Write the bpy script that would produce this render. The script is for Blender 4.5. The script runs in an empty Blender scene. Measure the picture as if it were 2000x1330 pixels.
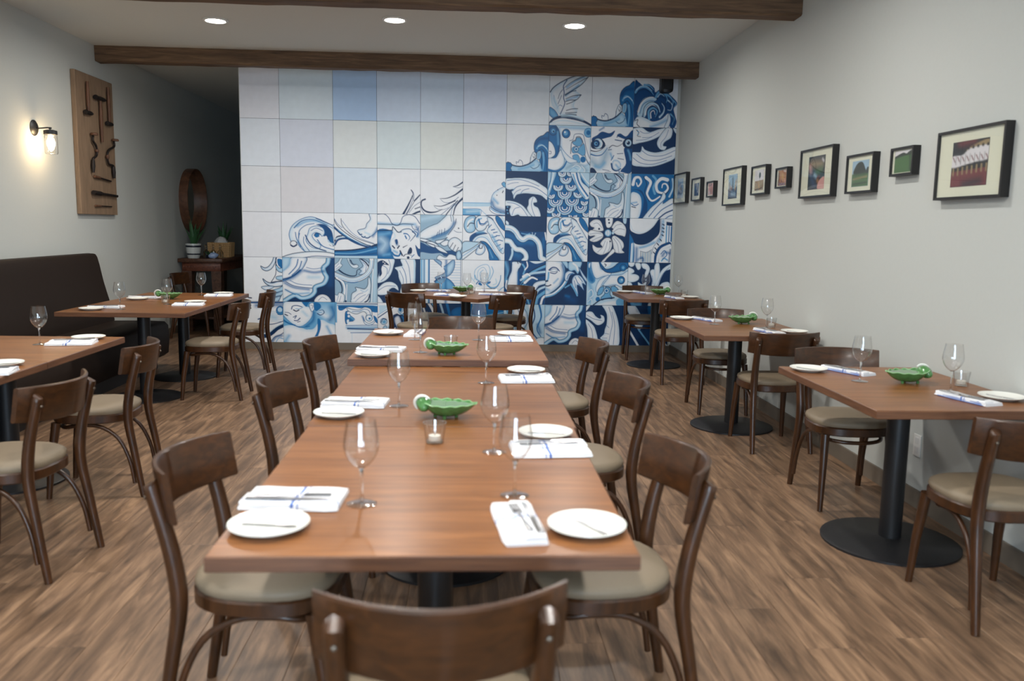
import bpy, math, random
import numpy as np
from mathutils import Matrix, Vector
R = math.radians
PI = math.pi
random.seed(7)
scene = bpy.context.scene
COL = scene.collection

# ------------------------------------------------------------------ camera
cam_d = bpy.data.cameras.new('camera')
cam = bpy.data.objects.new('camera', cam_d)
COL.objects.link(cam)
scene.camera = cam
pitch, yaw, roll = R(7.731), R(3.131), R(0.979)
F_ = Vector((math.sin(yaw)*math.cos(pitch), math.cos(yaw)*math.cos(pitch), -math.sin(pitch)))
R0 = Vector((math.cos(yaw), -math.sin(yaw), 0))
U0 = R0.cross(F_)
R1 = R0*math.cos(roll) + U0*math.sin(roll)
U1 = U0*math.cos(roll) - R0*math.sin(roll)
rot = Matrix((R1, U1, -F_)).transposed()
cam.matrix_world = Matrix.Translation((0, 0, 1.45)) @ rot.to_4x4()
cam_d.sensor_width = 36
cam_d.lens = 29.52
cam_d.clip_start = 0.05
cam_d.dof.use_dof = True
cam_d.dof.focus_distance = 9.2
cam_d.dof.aperture_fstop = 2.9

# ------------------------------------------------------------------ world, light, exposure
world = bpy.data.worlds.new('sky_world')
scene.world = world
world.use_nodes = True
bg = world.node_tree.nodes['Background']
bg.inputs['Color'].default_value = (0.60, 0.79, 1.0, 1)
bg.inputs['Strength'].default_value = 28.0
DOWNLIGHT_W = 29.0
DOWNLIGHT_COL = (1.0, 0.975, 0.93)
vs = scene.view_settings
vs.view_transform = 'Standard'
vs.look = 'None'
vs.exposure = 0.0
vs.gamma = 1.0
vs.use_curve_mapping = False
scene.cycles.use_denoising = True
scene.cycles.max_bounces = 10
scene.cycles.transparent_max_bounces = 24
scene.cycles.sample_clamp_indirect = 6.0

def portal(x0, x1, z0, z1, y):
    l = bpy.data.lights.new('window_daylight_offscreen', 'AREA')
    l.shape = 'RECTANGLE'; l.size = x1-x0; l.size_y = z1-z0
    l.cycles.is_portal = True
    o = bpy.data.objects.new('window_daylight_offscreen', l); COL.objects.link(o)
    o.location = ((x0+x1)/2, y, (z0+z1)/2)
    o.rotation_euler = (R(90), 0, 0)   # -Z of the lamp looks along +Y
    return o
WINDOWS = ((-1.05, -0.40, 0.3, 2.6), (0.0, 0.65, 0.3, 2.6))
FRONT_Y = -2.6
for w in WINDOWS:
    portal(*w, FRONT_Y)

# ------------------------------------------------------------------ materials
def srgb(r, g, b):
    f = lambda c: c/12.92 if c <= .04045 else ((c+.055)/1.055)**2.4
    return tuple(f(c/255.0) for c in (r, g, b))
def base_mat(name):
    m = bpy.data.materials.new(name); m.use_nodes = True
    nt = m.node_tree
    return m, nt, nt.nodes['Principled BSDF']
def N(nt, t, **kw):
    n = nt.nodes.new(t)
    for k, v in kw.items(): setattr(n, k, v)
    return n
def noise_bump(nt, p, scale, strength, dist=.002, vec=None, detail=4):
    n = N(nt, 'ShaderNodeTexNoise'); n.inputs['Scale'].default_value = scale; n.inputs['Detail'].default_value = detail
    if vec: nt.links.new(vec, n.inputs['Vector'])
    b = N(nt, 'ShaderNodeBump'); b.inputs['Strength'].default_value = strength; b.inputs['Distance'].default_value = dist
    nt.links.new(n.outputs[0], b.inputs['Height']); nt.links.new(b.outputs[0], p.inputs['Normal'])
    return n
def plain(name, col, rough=.5, metal=0.0, var=0.10, scale=30, bump=.08, spec=.5, coat=0.0):
    m, nt, p = base_mat(name)
    tc = N(nt, 'ShaderNodeTexCoord')
    n = noise_bump(nt, p, scale, bump, vec=tc.outputs['Object'])
    mx = N(nt, 'ShaderNodeMix', data_type='RGBA')
    c = Vector(col)
    mx.inputs[6].default_value = (*(c*(1-var)), 1); mx.inputs[7].default_value = (*[min(1, v) for v in c*(1+var)], 1)
    nt.links.new(n.outputs[0], mx.inputs[0]); nt.links.new(mx.outputs[2], p.inputs['Base Color'])
    p.inputs['Roughness'].default_value = rough; p.inputs['Metallic'].default_value = metal
    p.inputs['Specular IOR Level'].default_value = spec; p.inputs['Coat Weight'].default_value = coat
    return m
def wood(name, c1, c2, rough, stretch=(1, 12, 12), scale=3.0, spec=.5, rnd=0.0, bump=.12, coat=0.0, mid=None):
    m, nt, p = base_mat(name)
    tc = N(nt, 'ShaderNodeTexCoord'); mp = N(nt, 'ShaderNodeMapping'); mp.inputs['Scale'].default_value = stretch
    vec = tc.outputs['Object']
    if rnd:
        oi = N(nt, 'ShaderNodeObjectInfo'); add = N(nt, 'ShaderNodeVectorMath', operation='ADD')
        mul = N(nt, 'ShaderNodeVectorMath', operation='SCALE'); mul.inputs[3].default_value = 37.0
        cmb = N(nt, 'ShaderNodeCombineXYZ'); nt.links.new(oi.outputs['Random'], cmb.inputs[0]); nt.links.new(oi.outputs['Random'], cmb.inputs[1])
        nt.links.new(cmb.outputs[0], mul.inputs[0]); nt.links.new(tc.outputs['Object'], add.inputs[0]); nt.links.new(mul.outputs[0], add.inputs[1])
        vec = add.outputs[0]
    nt.links.new(vec, mp.inputs[0])
    n1 = N(nt, 'ShaderNodeTexNoise'); n1.inputs['Scale'].default_value = scale; n1.inputs['Detail'].default_value = 8; n1.inputs['Roughness'].default_value = .62; n1.inputs['Distortion'].default_value = .6
    nt.links.new(mp.outputs[0], n1.inputs['Vector'])
    r = N(nt, 'ShaderNodeValToRGB'); r.color_ramp.elements[0].position = .32; r.color_ramp.elements[1].position = .70
    r.color_ramp.elements[0].color = (*c1, 1); r.color_ramp.elements[1].color = (*c2, 1)
    if mid: e = r.color_ramp.elements.new(.5); e.color = (*mid, 1)
    nt.links.new(n1.outputs[0], r.inputs[0])
    out = r.outputs[0]
    if rnd:
        hs = N(nt, 'ShaderNodeHueSaturation'); mr = N(nt, 'ShaderNodeMapRange'); mr.inputs[3].default_value = 1-rnd; mr.inputs[4].default_value = 1+rnd
        oi2 = N(nt, 'ShaderNodeObjectInfo'); nt.links.new(oi2.outputs['Random'], mr.inputs[0]); nt.links.new(mr.outputs[0], hs.inputs['Value']); nt.links.new(out, hs.inputs['Color']); out = hs.outputs[0]
    nt.links.new(out, p.inputs['Base Color'])
    b = N(nt, 'ShaderNodeBump'); b.inputs['Strength'].default_value = bump; b.inputs['Distance'].default_value = .001
    nt.links.new(n1.outputs[0], b.inputs['Height']); nt.links.new(b.outputs[0], p.inputs['Normal'])
    p.inputs['Roughness'].default_value = rough; p.inputs['Specular IOR Level'].default_value = spec; p.inputs['Coat Weight'].default_value = coat
    p.inputs['Coat Roughness'].default_value = .15
    return m
def thin_glass(name, tint=(1, 1, 1), boost=1.0, rough=.0):
    m = bpy.data.materials.new(name); m.use_nodes = True; nt = m.node_tree
    nt.nodes.clear()
    o = N(nt, 'ShaderNodeOutputMaterial'); mx = N(nt, 'ShaderNodeMixShader'); t = N(nt, 'ShaderNodeBsdfTransparent'); g = N(nt, 'ShaderNodeBsdfGlossy')
    t.inputs[0].default_value = (*tint, 1); g.inputs['Roughness'].default_value = rough
    lw = N(nt, 'ShaderNodeLayerWeight'); lw.inputs[0].default_value = .5
    pw_ = N(nt, 'ShaderNodeMath', operation='POWER'); pw_.inputs[1].default_value = 5.0; nt.links.new(lw.outputs['Facing'], pw_.inputs[0])
    f = N(nt, 'ShaderNodeMath', operation='MULTIPLY_ADD'); f.inputs[1].default_value = .9; f.inputs[2].default_value = .05; nt.links.new(pw_.outputs[0], f.inputs[0])
    ml = N(nt, 'ShaderNodeMath', operation='MULTIPLY'); ml.inputs[1].default_value = boost; ml.use_clamp = True
    nt.links.new(f.outputs[0], ml.inputs[0]); nt.links.new(ml.outputs[0], mx.inputs[0]); nt.links.new(t.outputs[0], mx.inputs[1]); nt.links.new(g.outputs[0], mx.inputs[2]); nt.links.new(mx.outputs[0], o.inputs[0])
    return m
def glow(name, col, strength):
    m, nt, p = base_mat(name)
    p.inputs['Base Color'].default_value = (*col, 1); p.inputs['Emission Color'].default_value = (*col, 1); p.inputs['Emission Strength'].default_value = strength
    return m
def vcol(name, rough=.35, spec=.5):
    m, nt, p = base_mat(name)
    a = N(nt, 'ShaderNodeVertexColor', layer_name='paint')
    tc = N(nt, 'ShaderNodeTexCoord'); n = N(nt, 'ShaderNodeTexNoise'); n.inputs['Scale'].default_value = 14; n.inputs['Detail'].default_value = 6
    nt.links.new(tc.outputs['Object'], n.inputs['Vector'])
    mr = N(nt, 'ShaderNodeMapRange'); mr.inputs[3].default_value = .93; mr.inputs[4].default_value = 1.05
    nt.links.new(n.outputs[0], mr.inputs[0])
    mx = N(nt, 'ShaderNodeVectorMath', operation='SCALE')
    nt.links.new(a.outputs[0], mx.inputs[0]); nt.links.new(mr.outputs[0], mx.inputs[3]); nt.links.new(mx.outputs[0], p.inputs['Base Color'])
    p.inputs['Roughness'].default_value = rough; p.inputs['Specular IOR Level'].default_value = spec
    return m
M = {}
M['wall'] = plain('painted_wall', srgb(190, 193, 189), .85, var=.02, scale=60, bump=.05, spec=.2)
M['ceiling'] = plain('painted_ceiling', srgb(206, 208, 204), .9, var=.02, scale=70, bump=.05, spec=.1)
M['base'] = plain('baseboard_paint', srgb(112, 102, 90), .5, var=.05, scale=8)
M['beam'] = wood('rough_beam', srgb(70, 50, 34), srgb(124, 96, 68), .75, (1, 14, 14), 2.2, bump=.5, mid=srgb(96, 72, 50))
M['plank'] = wood('vinyl_plank', srgb(80, 62, 48), srgb(158, 126, 98), .40, (15, 1.5, 20), 1.6, rnd=.13, spec=.4, bump=.08, mid=srgb(118, 92, 71))
M['tabletop'] = wood('table_walnut', srgb(108, 68, 38), srgb(150, 99, 57), .30, (1.6, 20, 20), 1.5, spec=.2, rnd=.07, bump=.05, mid=srgb(129, 83, 47))
M['table_edge'] = wood('table_edge', srgb(84, 54, 38), srgb(120, 80, 54), .45, (2, 2, 60), 2.5, bump=.2)
M['chair'] = wood('chair_wood', srgb(47, 27, 13), srgb(76, 44, 20), .34, (14, 14, 3), 2.4, spec=.5, rnd=.05, bump=.05, coat=.10)
M['chair_back'] = wood('chair_back_wood', srgb(47, 27, 13), srgb(76, 44, 20), .34, (2.0, 22, 22), 2.2, spec=.5, rnd=.05, bump=.05, coat=.10)
M['fabric'] = plain('seat_vinyl', srgb(130, 115, 95), .55, var=.06, scale=160, bump=.15, spec=.4)
M['black'] = plain('black_iron', srgb(26, 26, 28), .45, var=.15, scale=90, bump=.15)
M['bench'] = plain('bench_leather', srgb(34, 24, 18), .65, var=.14, scale=25, bump=.15, spec=.2)
M['white'] = plain('white_ceramic', srgb(238, 238, 230), .18, var=.01, scale=10, bump=.0)
M['steel'] = plain('steel', srgb(190, 190, 192), .22, metal=1.0, var=.03, bump=.0)
M['bolt'] = plain('bolt_steel', srgb(120, 108, 96), .5, metal=1.0, var=.03, bump=.0)
M['glass'] = thin_glass('clear_glass', (.985, .99, .99), 2.6, .05)
M['glass_thick'] = thin_glass('clear_glass_thick', (.985, .99, .99), 2.2, .07)
def stem_glass():
    m, nt, p = base_mat('stem_crystal'); tc = N(nt, 'ShaderNodeTexCoord'); noise_bump(nt, p, 60, .02, .0005, tc.outputs['Object'])
    p.inputs['Base Color'].default_value = (.97, .985, .99, 1); p.inputs['Transmission Weight'].default_value = 1.0; p.inputs['Roughness'].default_value = .04; p.inputs['IOR'].default_value = 1.48
    return m
M['stem'] = stem_glass()
M['pane'] = thin_glass('window_pane', (.96, .98, .98), 1.0)
M['wax'] = plain('candle_wax', srgb(244, 240, 228), .5, var=.01, bump=.02)
M['frame'] = plain('black_frame', srgb(24, 22, 22), .4, var=.1, scale=40)
M['mat'] = plain('cream_mat', srgb(214, 211, 190), .8, var=.02, scale=80, bump=.03)
M['board'] = wood('display_board', srgb(118, 96, 75), srgb(142, 117, 93), .7, (8, 8, 1.5), 2.0, bump=.1)
M['tool_wood'] = wood('old_handle', srgb(70, 44, 30), srgb(112, 74, 50), .6, (10, 10, 2), 3)
M['tool_iron'] = plain('old_iron', srgb(44, 38, 36), .55, metal=.6, var=.3, scale=50, bump=.3)
M['mirror_wood'] = wood('mirror_rim', srgb(74, 46, 32), srgb(118, 78, 54), .45, (6, 6, 6), 2)
M['mirror'] = plain('mirror_glass', (.85, .87, .86), .03, metal=1.0, var=.0, bump=.0)
M['bowl'] = plain('green_majolica', srgb(80, 132, 74), .10, var=.45, scale=38, bump=.35, coat=.6)
M['bowl_rim'] = plain('pale_green_majolica', srgb(150, 196, 140), .12, var=.25, scale=30, bump=.2, coat=.5)
M['aloe'] = plain('aloe_green', srgb(52, 92, 56), .45, var=.3, scale=18, bump=.1)
M['wicker'] = plain('wicker', srgb(184, 146, 98), .7, var=.25, scale=120, bump=.5)
M['porcelain_blue'] = plain('porcelain_blue', srgb(150, 170, 205), .2, var=.35, scale=40, bump=.0)
M['console'] = wood('console_wood', srgb(58, 36, 26), srgb(104, 70, 50), .5, (12, 1.5, 12), 2.2)
M['console_red'] = wood('console_apron', srgb(74, 38, 26), srgb(128, 74, 52), .5, (6, 6, 14), 3.2)
M['band'] = plain('dark_band', srgb(26, 30, 46), .3, var=.05)
M['pot'] = plain('pot_glaze', srgb(202, 204, 200), .25, var=.03, bump=.02)
M['plastic'] = plain('white_plastic', srgb(222, 222, 218), .35, var=.01, bump=.0)
M['liner'] = plain('tissue_liner', srgb(214, 214, 212), .8, var=.04, bump=.1)
M['lamp'] = glow('downlight_lens', (1.0, .95, .88), 30)
M['bulb'] = glow('sconce_bulb', (1.0, .78, .45), 60)
M['paint'] = vcol('mural_glaze', .38, .35)
M['print'] = vcol('photo_print', .4, .3)
M['joint'] = plain('tile_joint', srgb(120, 124, 132), .8, var=.05)
def napkin_mat():
    m, nt, p = base_mat('napkin_linen')
    tc = N(nt, 'ShaderNodeTexCoord'); sx = N(nt, 'ShaderNodeSeparateXYZ'); nt.links.new(tc.outputs['Object'], sx.inputs[0])
    def band(out, c, w):
        a = N(nt, 'ShaderNodeMath', operation='SUBTRACT'); a.inputs[1].default_value = c; nt.links.new(out, a.inputs[0])
        b = N(nt, 'ShaderNodeMath', operation='ABSOLUTE'); nt.links.new(a.outputs[0], b.inputs[0])
        d = N(nt, 'ShaderNodeMath', operation='LESS_THAN'); d.inputs[1].default_value = w; nt.links.new(b.outputs[0], d.inputs[0]); return d.outputs[0]
    def mxx(a, b):
        n = N(nt, 'ShaderNodeMath', operation='MAXIMUM'); nt.links.new(a, n.inputs[0]); nt.links.new(b, n.inputs[1]); return n.outputs[0]
    s = mxx(band(sx.outputs[0], .010, .004), band(sx.outputs[0], .024, .0015))
    s = mxx(s, band(sx.outputs[1], -.052, .0025))
    mx = N(nt, 'ShaderNodeMix', data_type='RGBA'); mx.inputs[6].default_value = (*srgb(236, 237, 240), 1); mx.inputs[7].default_value = (*srgb(96, 124, 190), 1)
    nt.links.new(s, mx.inputs[0]); nt.links.new(mx.outputs[2], p.inputs['Base Color']); p.inputs['Roughness'].default_value = .85
    noise_bump(nt, p, 400, .2, .0006, tc.outputs['Object'])
    return m
M['napkin'] = napkin_mat()

# ------------------------------------------------------------------ mesh helpers
class MB:
    def __init__(s): s.v = []; s.f = []; s.mi = []
    def add(s, vs, fs, mi=0):
        o = len(s.v); s.v += [tuple(v) for v in vs]; s.f += [tuple(i+o for i in f) for f in fs]; s.mi += [mi]*len(fs); return s
    def box(s, x0, x1, y0, y1, z0, z1, mi=0, top=None):
        v = [(x0,y0,z0),(x1,y0,z0),(x1,y1,z0),(x0,y1,z0),(x0,y0,z1),(x1,y0,z1),(x1,y1,z1),(x0,y1,z1)]
        s.add(v, [(3,2,1,0),(0,1,5,4),(1,2,6,5),(2,3,7,6),(3,0,4,7)], mi)
        return s.add(v[4:], [(0,1,2,3)], mi if top is None else top)
    def bbox(s, x0, x1, y0, y1, z0, z1, b, mi=0):      # box with chamfered edges
        def ring(z, i): return [(x0+i,y0+b,z),(x0+b,y0+i,z),(x1-b,y0+i,z),(x1-i,y0+b,z),(x1-i,y1-b,z),(x1-b,y1-i,z),(x0+b,y1-i,z),(x0+i,y1-b,z)]
        return s.loft([ring(z0, b*.5), ring(z0+b*.6, 0), ring(z1-b*.6, 0), ring(z1, b*.5)], mi)
    def loft(s, rings, mi=0, cap0=True, cap1=True, closed=True):
        n = len(rings[0]); v = [p for r in rings for p in r]; f = []
        m = n if closed else n-1
        for k in range(len(rings)-1):
            for i in range(m):
                j = (i+1) % n; f.append((k*n+i, k*n+j, (k+1)*n+j, (k+1)*n+i))
        if cap0: f.append(tuple(range(n-1, -1, -1)))
        if cap1: f.append(tuple((len(rings)-1)*n+i for i in range(n)))
        return s.add(v, f, mi)
    def tube(s, pts, rad, n=10, mi=0, flat=1.0, up=None):
        P = [Vector(p) for p in pts]
        if not hasattr(rad, '__len__'): rad = [rad]*len(P)
        rings = []; prev = None
        for i, p in enumerate(P):
            t = (P[min(i+1, len(P)-1)] - P[max(i-1, 0)]).normalized()
            if prev is None:
                a = Vector(up) if up else (Vector((0, 0, 1)) if abs(t.z) < .9 else Vector((1, 0, 0)))
            else: a = prev
            u = (a - t*a.dot(t)).normalized(); w = t.cross(u); prev = u
            rings.append([p + (u*math.cos(2*PI*k/n)*flat + w*math.sin(2*PI*k/n))*rad[i] for k in range(n)])
        return s.loft(rings, mi)
    def lathe(s, prof, n=24, mi=0, c=(0, 0, 0), axis='z', cap0=False, cap1=False):
        rings = []
        for r, z in prof:
            ring = []
            for k in range(n):
                a = 2*PI*k/n; p = (r*math.cos(a), r*math.sin(a), z)
                if axis == 'x': p = (z, p[0], p[1])
                if axis == 'y': p = (p[1], z, p[0])
                ring.append((p[0]+c[0], p[1]+c[1], p[2]+c[2]))
            rings.append(ring)
        return s.loft(rings, mi, cap0, cap1)
    def mesh(s, name, mats, smooth=True):
        me = bpy.data.meshes.new(name); me.from_pydata(s.v, [], s.f); me.update()
        for m in (mats if isinstance(mats, (list, tuple)) else [mats]): me.materials.append(M[m])
        me.polygons.foreach_set('material_index', s.mi)
        if smooth:
            me.polygons.foreach_set('use_smooth', [True]*len(s.f))
            me.set_sharp_from_angle(angle=R(38 if smooth is True else smooth))
        return me
def link(name, data, parent=None, loc=(0, 0, 0), rz=0, rot=None):
    o = bpy.data.objects.new(name, data); COL.objects.link(o)
    o.location = loc; o.rotation_euler = rot if rot else (0, 0, rz)
    if parent: o.parent = parent
    return o
def tag(o, label, cat, group=None):
    o['label'] = label; o['category'] = cat
    if group: o['group'] = group
    return o
def struct(name, mb, mats, smooth=False):
    o = link(name, mb.mesh(name, mats, smooth)); o['kind'] = 'structure'; return o
def place(name, parts, label, cat, loc, rz=0, group=None, rot=None):
    """parts: mesh (single-mesh thing) or list of (part name, mesh, [sub-parts])"""
    if not isinstance(parts, list):
        o = link(name, parts, None, loc, rz, rot); return tag(o, label, cat, group)
    e = link(name, None, None, loc, rz, rot); e.empty_display_size = .1
    tag(e, label, cat, group)
    for pn, me, subs in parts:
        p = link(pn, me, e)
        for sn, sm in subs: link(sn, sm, p)
    return e
def spline(pts, closed=False, k=8):
    P = [np.array(p, float) for p in pts]; n = len(P); out = []
    if n < 3: return pts
    for i in range(n if closed else n-1):
        p0 = P[(i-1) % n] if closed or i > 0 else P[0]; p1 = P[i]; p2 = P[(i+1) % n]; p3 = P[(i+2) % n] if closed or i+2 < n else P[-1]
        for j in range(k):
            t = j/k; out.append(tuple(.5*((2*p1)+(-p0+p2)*t+(2*p0-5*p1+4*p2-p3)*t*t+(-p0+3*p1-3*p2+p3)*t**3)))
    if not closed: out.append(tuple(P[-1]))
    return out

# ------------------------------------------------------------------ room shell
XL, XR, YM, ZC, YE = -3.78, 2.41, 9.75, 3.19, 15.0
struct('ceiling', MB().box(XL-.2, XR+.2, FRONT_Y-.2, YE+.2, ZC, ZC+.15), 'ceiling')
struct('wall_right', MB().box(XR, XR+.15, FRONT_Y-.15, YM+.15, 0, ZC), 'wall')
struct('wall_left', MB().box(XL-.15, XL, FRONT_Y-.15, YE+.15, 0, ZC), 'wall')
wall_back = struct('wall_back', MB().box(-2.55, XR, YM, YM+.15, 0, ZC), 'wall')
struct('wall_corridor_end', MB().box(XL, -2.0, YE, YE+.15, 0, ZC), 'wall')
struct('wall_corridor_side', MB().box(-2.35, -2.2, YM+.15, YE, 0, ZC), 'wall')
fw = MB()
xs = [XL, WINDOWS[0][0], WINDOWS[0][1], WINDOWS[1][0], WINDOWS[1][1], XR]
for a, b in ((0, 1), (2, 3), (4, 5)): fw.box(xs[a], xs[b], FRONT_Y-.15, FRONT_Y, 0, ZC)
for w in WINDOWS:
    fw.box(w[0], w[1], FRONT_Y-.15, FRONT_Y, 0, w[2]); fw.box(w[0], w[1], FRONT_Y-.15, FRONT_Y, w[3], ZC)
struct('wall_front', fw, 'wall')
for i, w in enumerate(WINDOWS):
    f = MB(); t = .05; y0, y1 = FRONT_Y-.11, FRONT_Y-.04
    f.box(w[0], w[0]+t, y0, y1, w[2], w[3]).box(w[1]-t, w[1], y0, y1, w[2], w[3]).box(w[0]+t, w[1]-t, y0, y1, w[2], w[2]+t).box(w[0]+t, w[1]-t, y0, y1, w[3]-t, w[3])
    wo = struct('window_%d' % (i+1), f, 'frame')
    for a, b in ((w[0]+t, w[1]-t),):
        g = MB().add([(a, FRONT_Y-.075, w[2]+t), (b, FRONT_Y-.075, w[2]+t), (b, FRONT_Y-.075, w[3]-t), (a, FRONT_Y-.075, w[3]-t)], [(0, 1, 2, 3)])
        link('pane', g.mesh('pane', 'pane', False), wo)
def baseboard(name, x0, x1, y0, y1, h=.078):
    struct(name, MB().box(x0, x1, y0, y1, 0, h), 'base')
baseboard('baseboard_right', XR-.014, XR, FRONT_Y, YM-.012, .095)
baseboard('baseboard_back', -2.55, XR, YM-.012, YM)
baseboard('baseboard_left', XL, XL+.014, FRONT_Y, YE, .095)

# floor: slab plus one object for each plank in view
floor = struct('floor', MB().box(XL-.1, XR+.1, FRONT_Y-.1, YE+.1, -.12, -.012), 'joint')
PW, PL = .178, 1.22
def plank_mb(mb, x0, x1, y0, y1):
    g = .0003; b = .0012
    return mb.add([(x0+g,y0+g,-.012),(x1-g,y0+g,-.012),(x1-g,y1-g,-.012),(x0+g,y1-g,-.012),
                   (x0+g,y0+g,-.0015),(x1-g,y0+g,-.0015),(x1-g,y1-g,-.0015),(x0+g,y1-g,-.0015),
                   (x0+g+b,y0+g+b,0),(x1-g-b,y0+g+b,0),(x1-g-b,y1-g-b,0),(x0+g+b,y1-g-b,0)],
                  [(0,1,5,4),(1,2,6,5),(2,3,7,6),(3,0,4,7),(4,5,9,8),(5,6,10,9),(6,7,11,10),(7,4,8,11),(8,9,10,11)])
full = plank_mb(MB(), -PW/2, PW/2, -PL/2, PL/2).mesh('plank', 'plank', False)
rest = MB(); spare = []; n_pl = 0
ncol = int(math.ceil((XR-XL)/PW))
for ci in range(ncol):
    x0 = XL+ci*PW; x1 = min(x0+PW, XR); off = ((ci*0.4142+random.random()*.25) % 1.0)*PL
    y = FRONT_Y-off
    while y < YE:
        a, b = max(y, FRONT_Y), min(y+PL, YE); y += PL
        if b-a < .05: continue
        seen = b > 2.3 and a < 9.8 and x0 < .62*b+.3 and x1 > -.60*b-.3
        if seen and n_pl < 296:
            n_pl += 1
            if b-a > PL-.01 and x1-x0 > PW-.001: link('plank', full, floor, ((x0+x1)/2, (a+b)/2, 0))
            else: link('plank', plank_mb(MB(), (x0-x1)/2, (x1-x0)/2, (a-b)/2, (b-a)/2).mesh('plank', 'plank', False), floor, ((x0+x1)/2, (a+b)/2, 0))
        else: plank_mb(rest, x0, x1, a, b)
ro = link('plank_field', rest.mesh('plank_field', 'plank', False), floor); ro['kind'] = 'stuff'

# ceiling beams
def beam(y0, y1, z0, label):
    L = XR-XL
    mb = MB(); n = 40; rings = []
    rnd = random.Random(int(y0*10))
    for i in range(n+1):
        x = -L/2+L*i/n; j = lambda: rnd.uniform(-.004, .004)
        e = .012
        rings.append([(x, y0+j(), ZC-.0), (x, y1+j(), ZC-.0), (x, y1+j(), z0+e+j()), (x, y1-e+j(), z0+j()), (x, y0+e+j(), z0+j()), (x, y0+j(), z0+e+j())])
    mb.loft(rings)
    place('ceiling_beam', mb.mesh('ceiling_beam', 'beam', 30), label, 'beam', ((XL+XR)/2, 0, 0), group='wooden ceiling beams')
beam(9.0, 9.15, 3.035, 'rough brown wooden ceiling beam just in front of the tile mural')
beam(6.24, 6.41, 3.0, 'rough brown wooden ceiling beam farther from the mural, before the three downlights')
M['grout'] = plain('dark_grout', srgb(70, 80, 98), .8, var=.05)
# ------------------------------------------------------------------ painted tiles of the mural wall
PAL = {k: np.array(srgb(*v)) for k, v in dict(W=(231, 235, 241), P=(182, 212, 232), L=(104, 168, 212), B=(16, 104, 166), M=(6, 70, 126), N=(6, 48, 92), K=(8, 44, 84), G=(146, 178, 202), T=(202, 208, 212)).items()}
_seg_cache = {}
def seg_dist(X, Y, P):
    d = np.full(X.shape, 1e9); tt = np.zeros(X.shape); n = len(P)-1
    for i in range(n):
        ax, ay = P[i]; bx, by = P[i+1]; dx, dy = bx-ax, by-ay; l2 = dx*dx+dy*dy+1e-9
        t = np.clip(((X-ax)*dx+(Y-ay)*dy)/l2, 0, 1); e = np.hypot(X-ax-t*dx, Y-ay-t*dy)
        m = e < d; d[m] = e[m]; tt[m] = ((i+t)/n)[m]
    return d, tt
def inside(X, Y, P):
    c = np.zeros(X.shape, bool); n = len(P)
    for i in range(n):
        x0, y0 = P[i]; x1, y1 = P[(i+1) % n]
        if y0 == y1: continue
        c ^= ((y0 > Y) != (y1 > Y)) & (X < (x1-x0)*(Y-y0)/(y1-y0)+x0)
    return c
def paint(ops, bg, nx=92, ny=92, aspect=1.0):
    gx, gy = np.meshgrid(np.linspace(0, 100, nx+1), np.linspace(0, 100, ny+1))
    img = np.empty((ny+1, nx+1, 3)); img[:] = PAL[bg] if isinstance(bg, str) else np.array(bg)
    px = 100.0/nx
    for line in ops.strip().splitlines():
        line = line.strip()
        if not line: continue
        head, pts = line.split('|'); h = head.split(); P = [tuple(float(v) for v in q.split(',')) for q in pts.split()]
        op = h[0]
        def blend(a, col, sl):
            img[sl] = img[sl]*(1-a[..., None])+col*a[..., None]
        def window(Q, m):
            xs = [q[0] for q in Q]; ys = [q[1] for q in Q]
            i0 = max(0, int((min(xs)-m)/px)); i1 = min(nx+1, int((max(xs)+m)/px)+2); j0 = max(0, int((min(ys)-m)*ny/100)); j1 = min(ny+1, int((max(ys)+m)*ny/100)+2)
            return (slice(j0, j1), slice(i0, i1))
        if op in ('s', 'b'):
            w = [float(v) for v in h[2].split('>')]; Q = spline(P, k=5) if len(P) > 2 else P
            sl = window(Q, max(w)+2)
            if gx[sl].size == 0: continue
            d, t = seg_dist(gx[sl], gy[sl], Q)
            wid = np.interp(t, np.linspace(0, 1, len(w)), w)/2
            a = np.clip((wid-d)/px+.5, 0, 1)*np.clip(wid*2/px, 0, 1)**.5 if op == 's' else .85*np.clip(1-d/(wid*1.5), 0, 1)**1.3
            blend(a, PAL[h[1]], sl)
        elif op in ('f', 'p', 'F'):
            Q = spline(P, True, 5) if op != 'p' else P
            sl = window(Q, 3)
            if gx[sl].size == 0: continue
            d, _ = seg_dist(gx[sl], gy[sl], list(Q)+[Q[0]]); ins = inside(gx[sl], gy[sl], Q); sd = np.where(ins, -d, d)
            a = np.clip(.5-sd/px, 0, 1); col = np.empty(a.shape+(3,)); col[:] = PAL[h[1]]
            k = 2
            if op == 'F':
                e = PAL[h[2][0]]; wd = float(h[2][1:] or 8); k = 3
                q = np.clip(1-d/wd, 0, 1)[..., None]**1.4*.8; col = col*(1-q)+e*q
            img[sl] = img[sl]*(1-a[..., None])+col*a[..., None]
            if len(h) > k: blend(np.clip((float(h[k][1:] or 1)/2-d)/px+.5, 0, 1), PAL[h[k][0]], sl)
        elif op == 'c':
            for (x, y) in P:
                r = float(h[-1]); sl = window([(x-r, y-r), (x+r, y+r)], 3)
                if gx[sl].size == 0: continue
                d = np.hypot(gx[sl]-x, gy[sl]-y); blend(np.clip((r-d)/px+.5, 0, 1), PAL[h[1]], sl)
                if len(h) > 3: blend(np.clip((float(h[2][1:] or 1)/2-abs(d-r))/px+.5, 0, 1), PAL[h[2][0]], sl)
    return img
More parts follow.
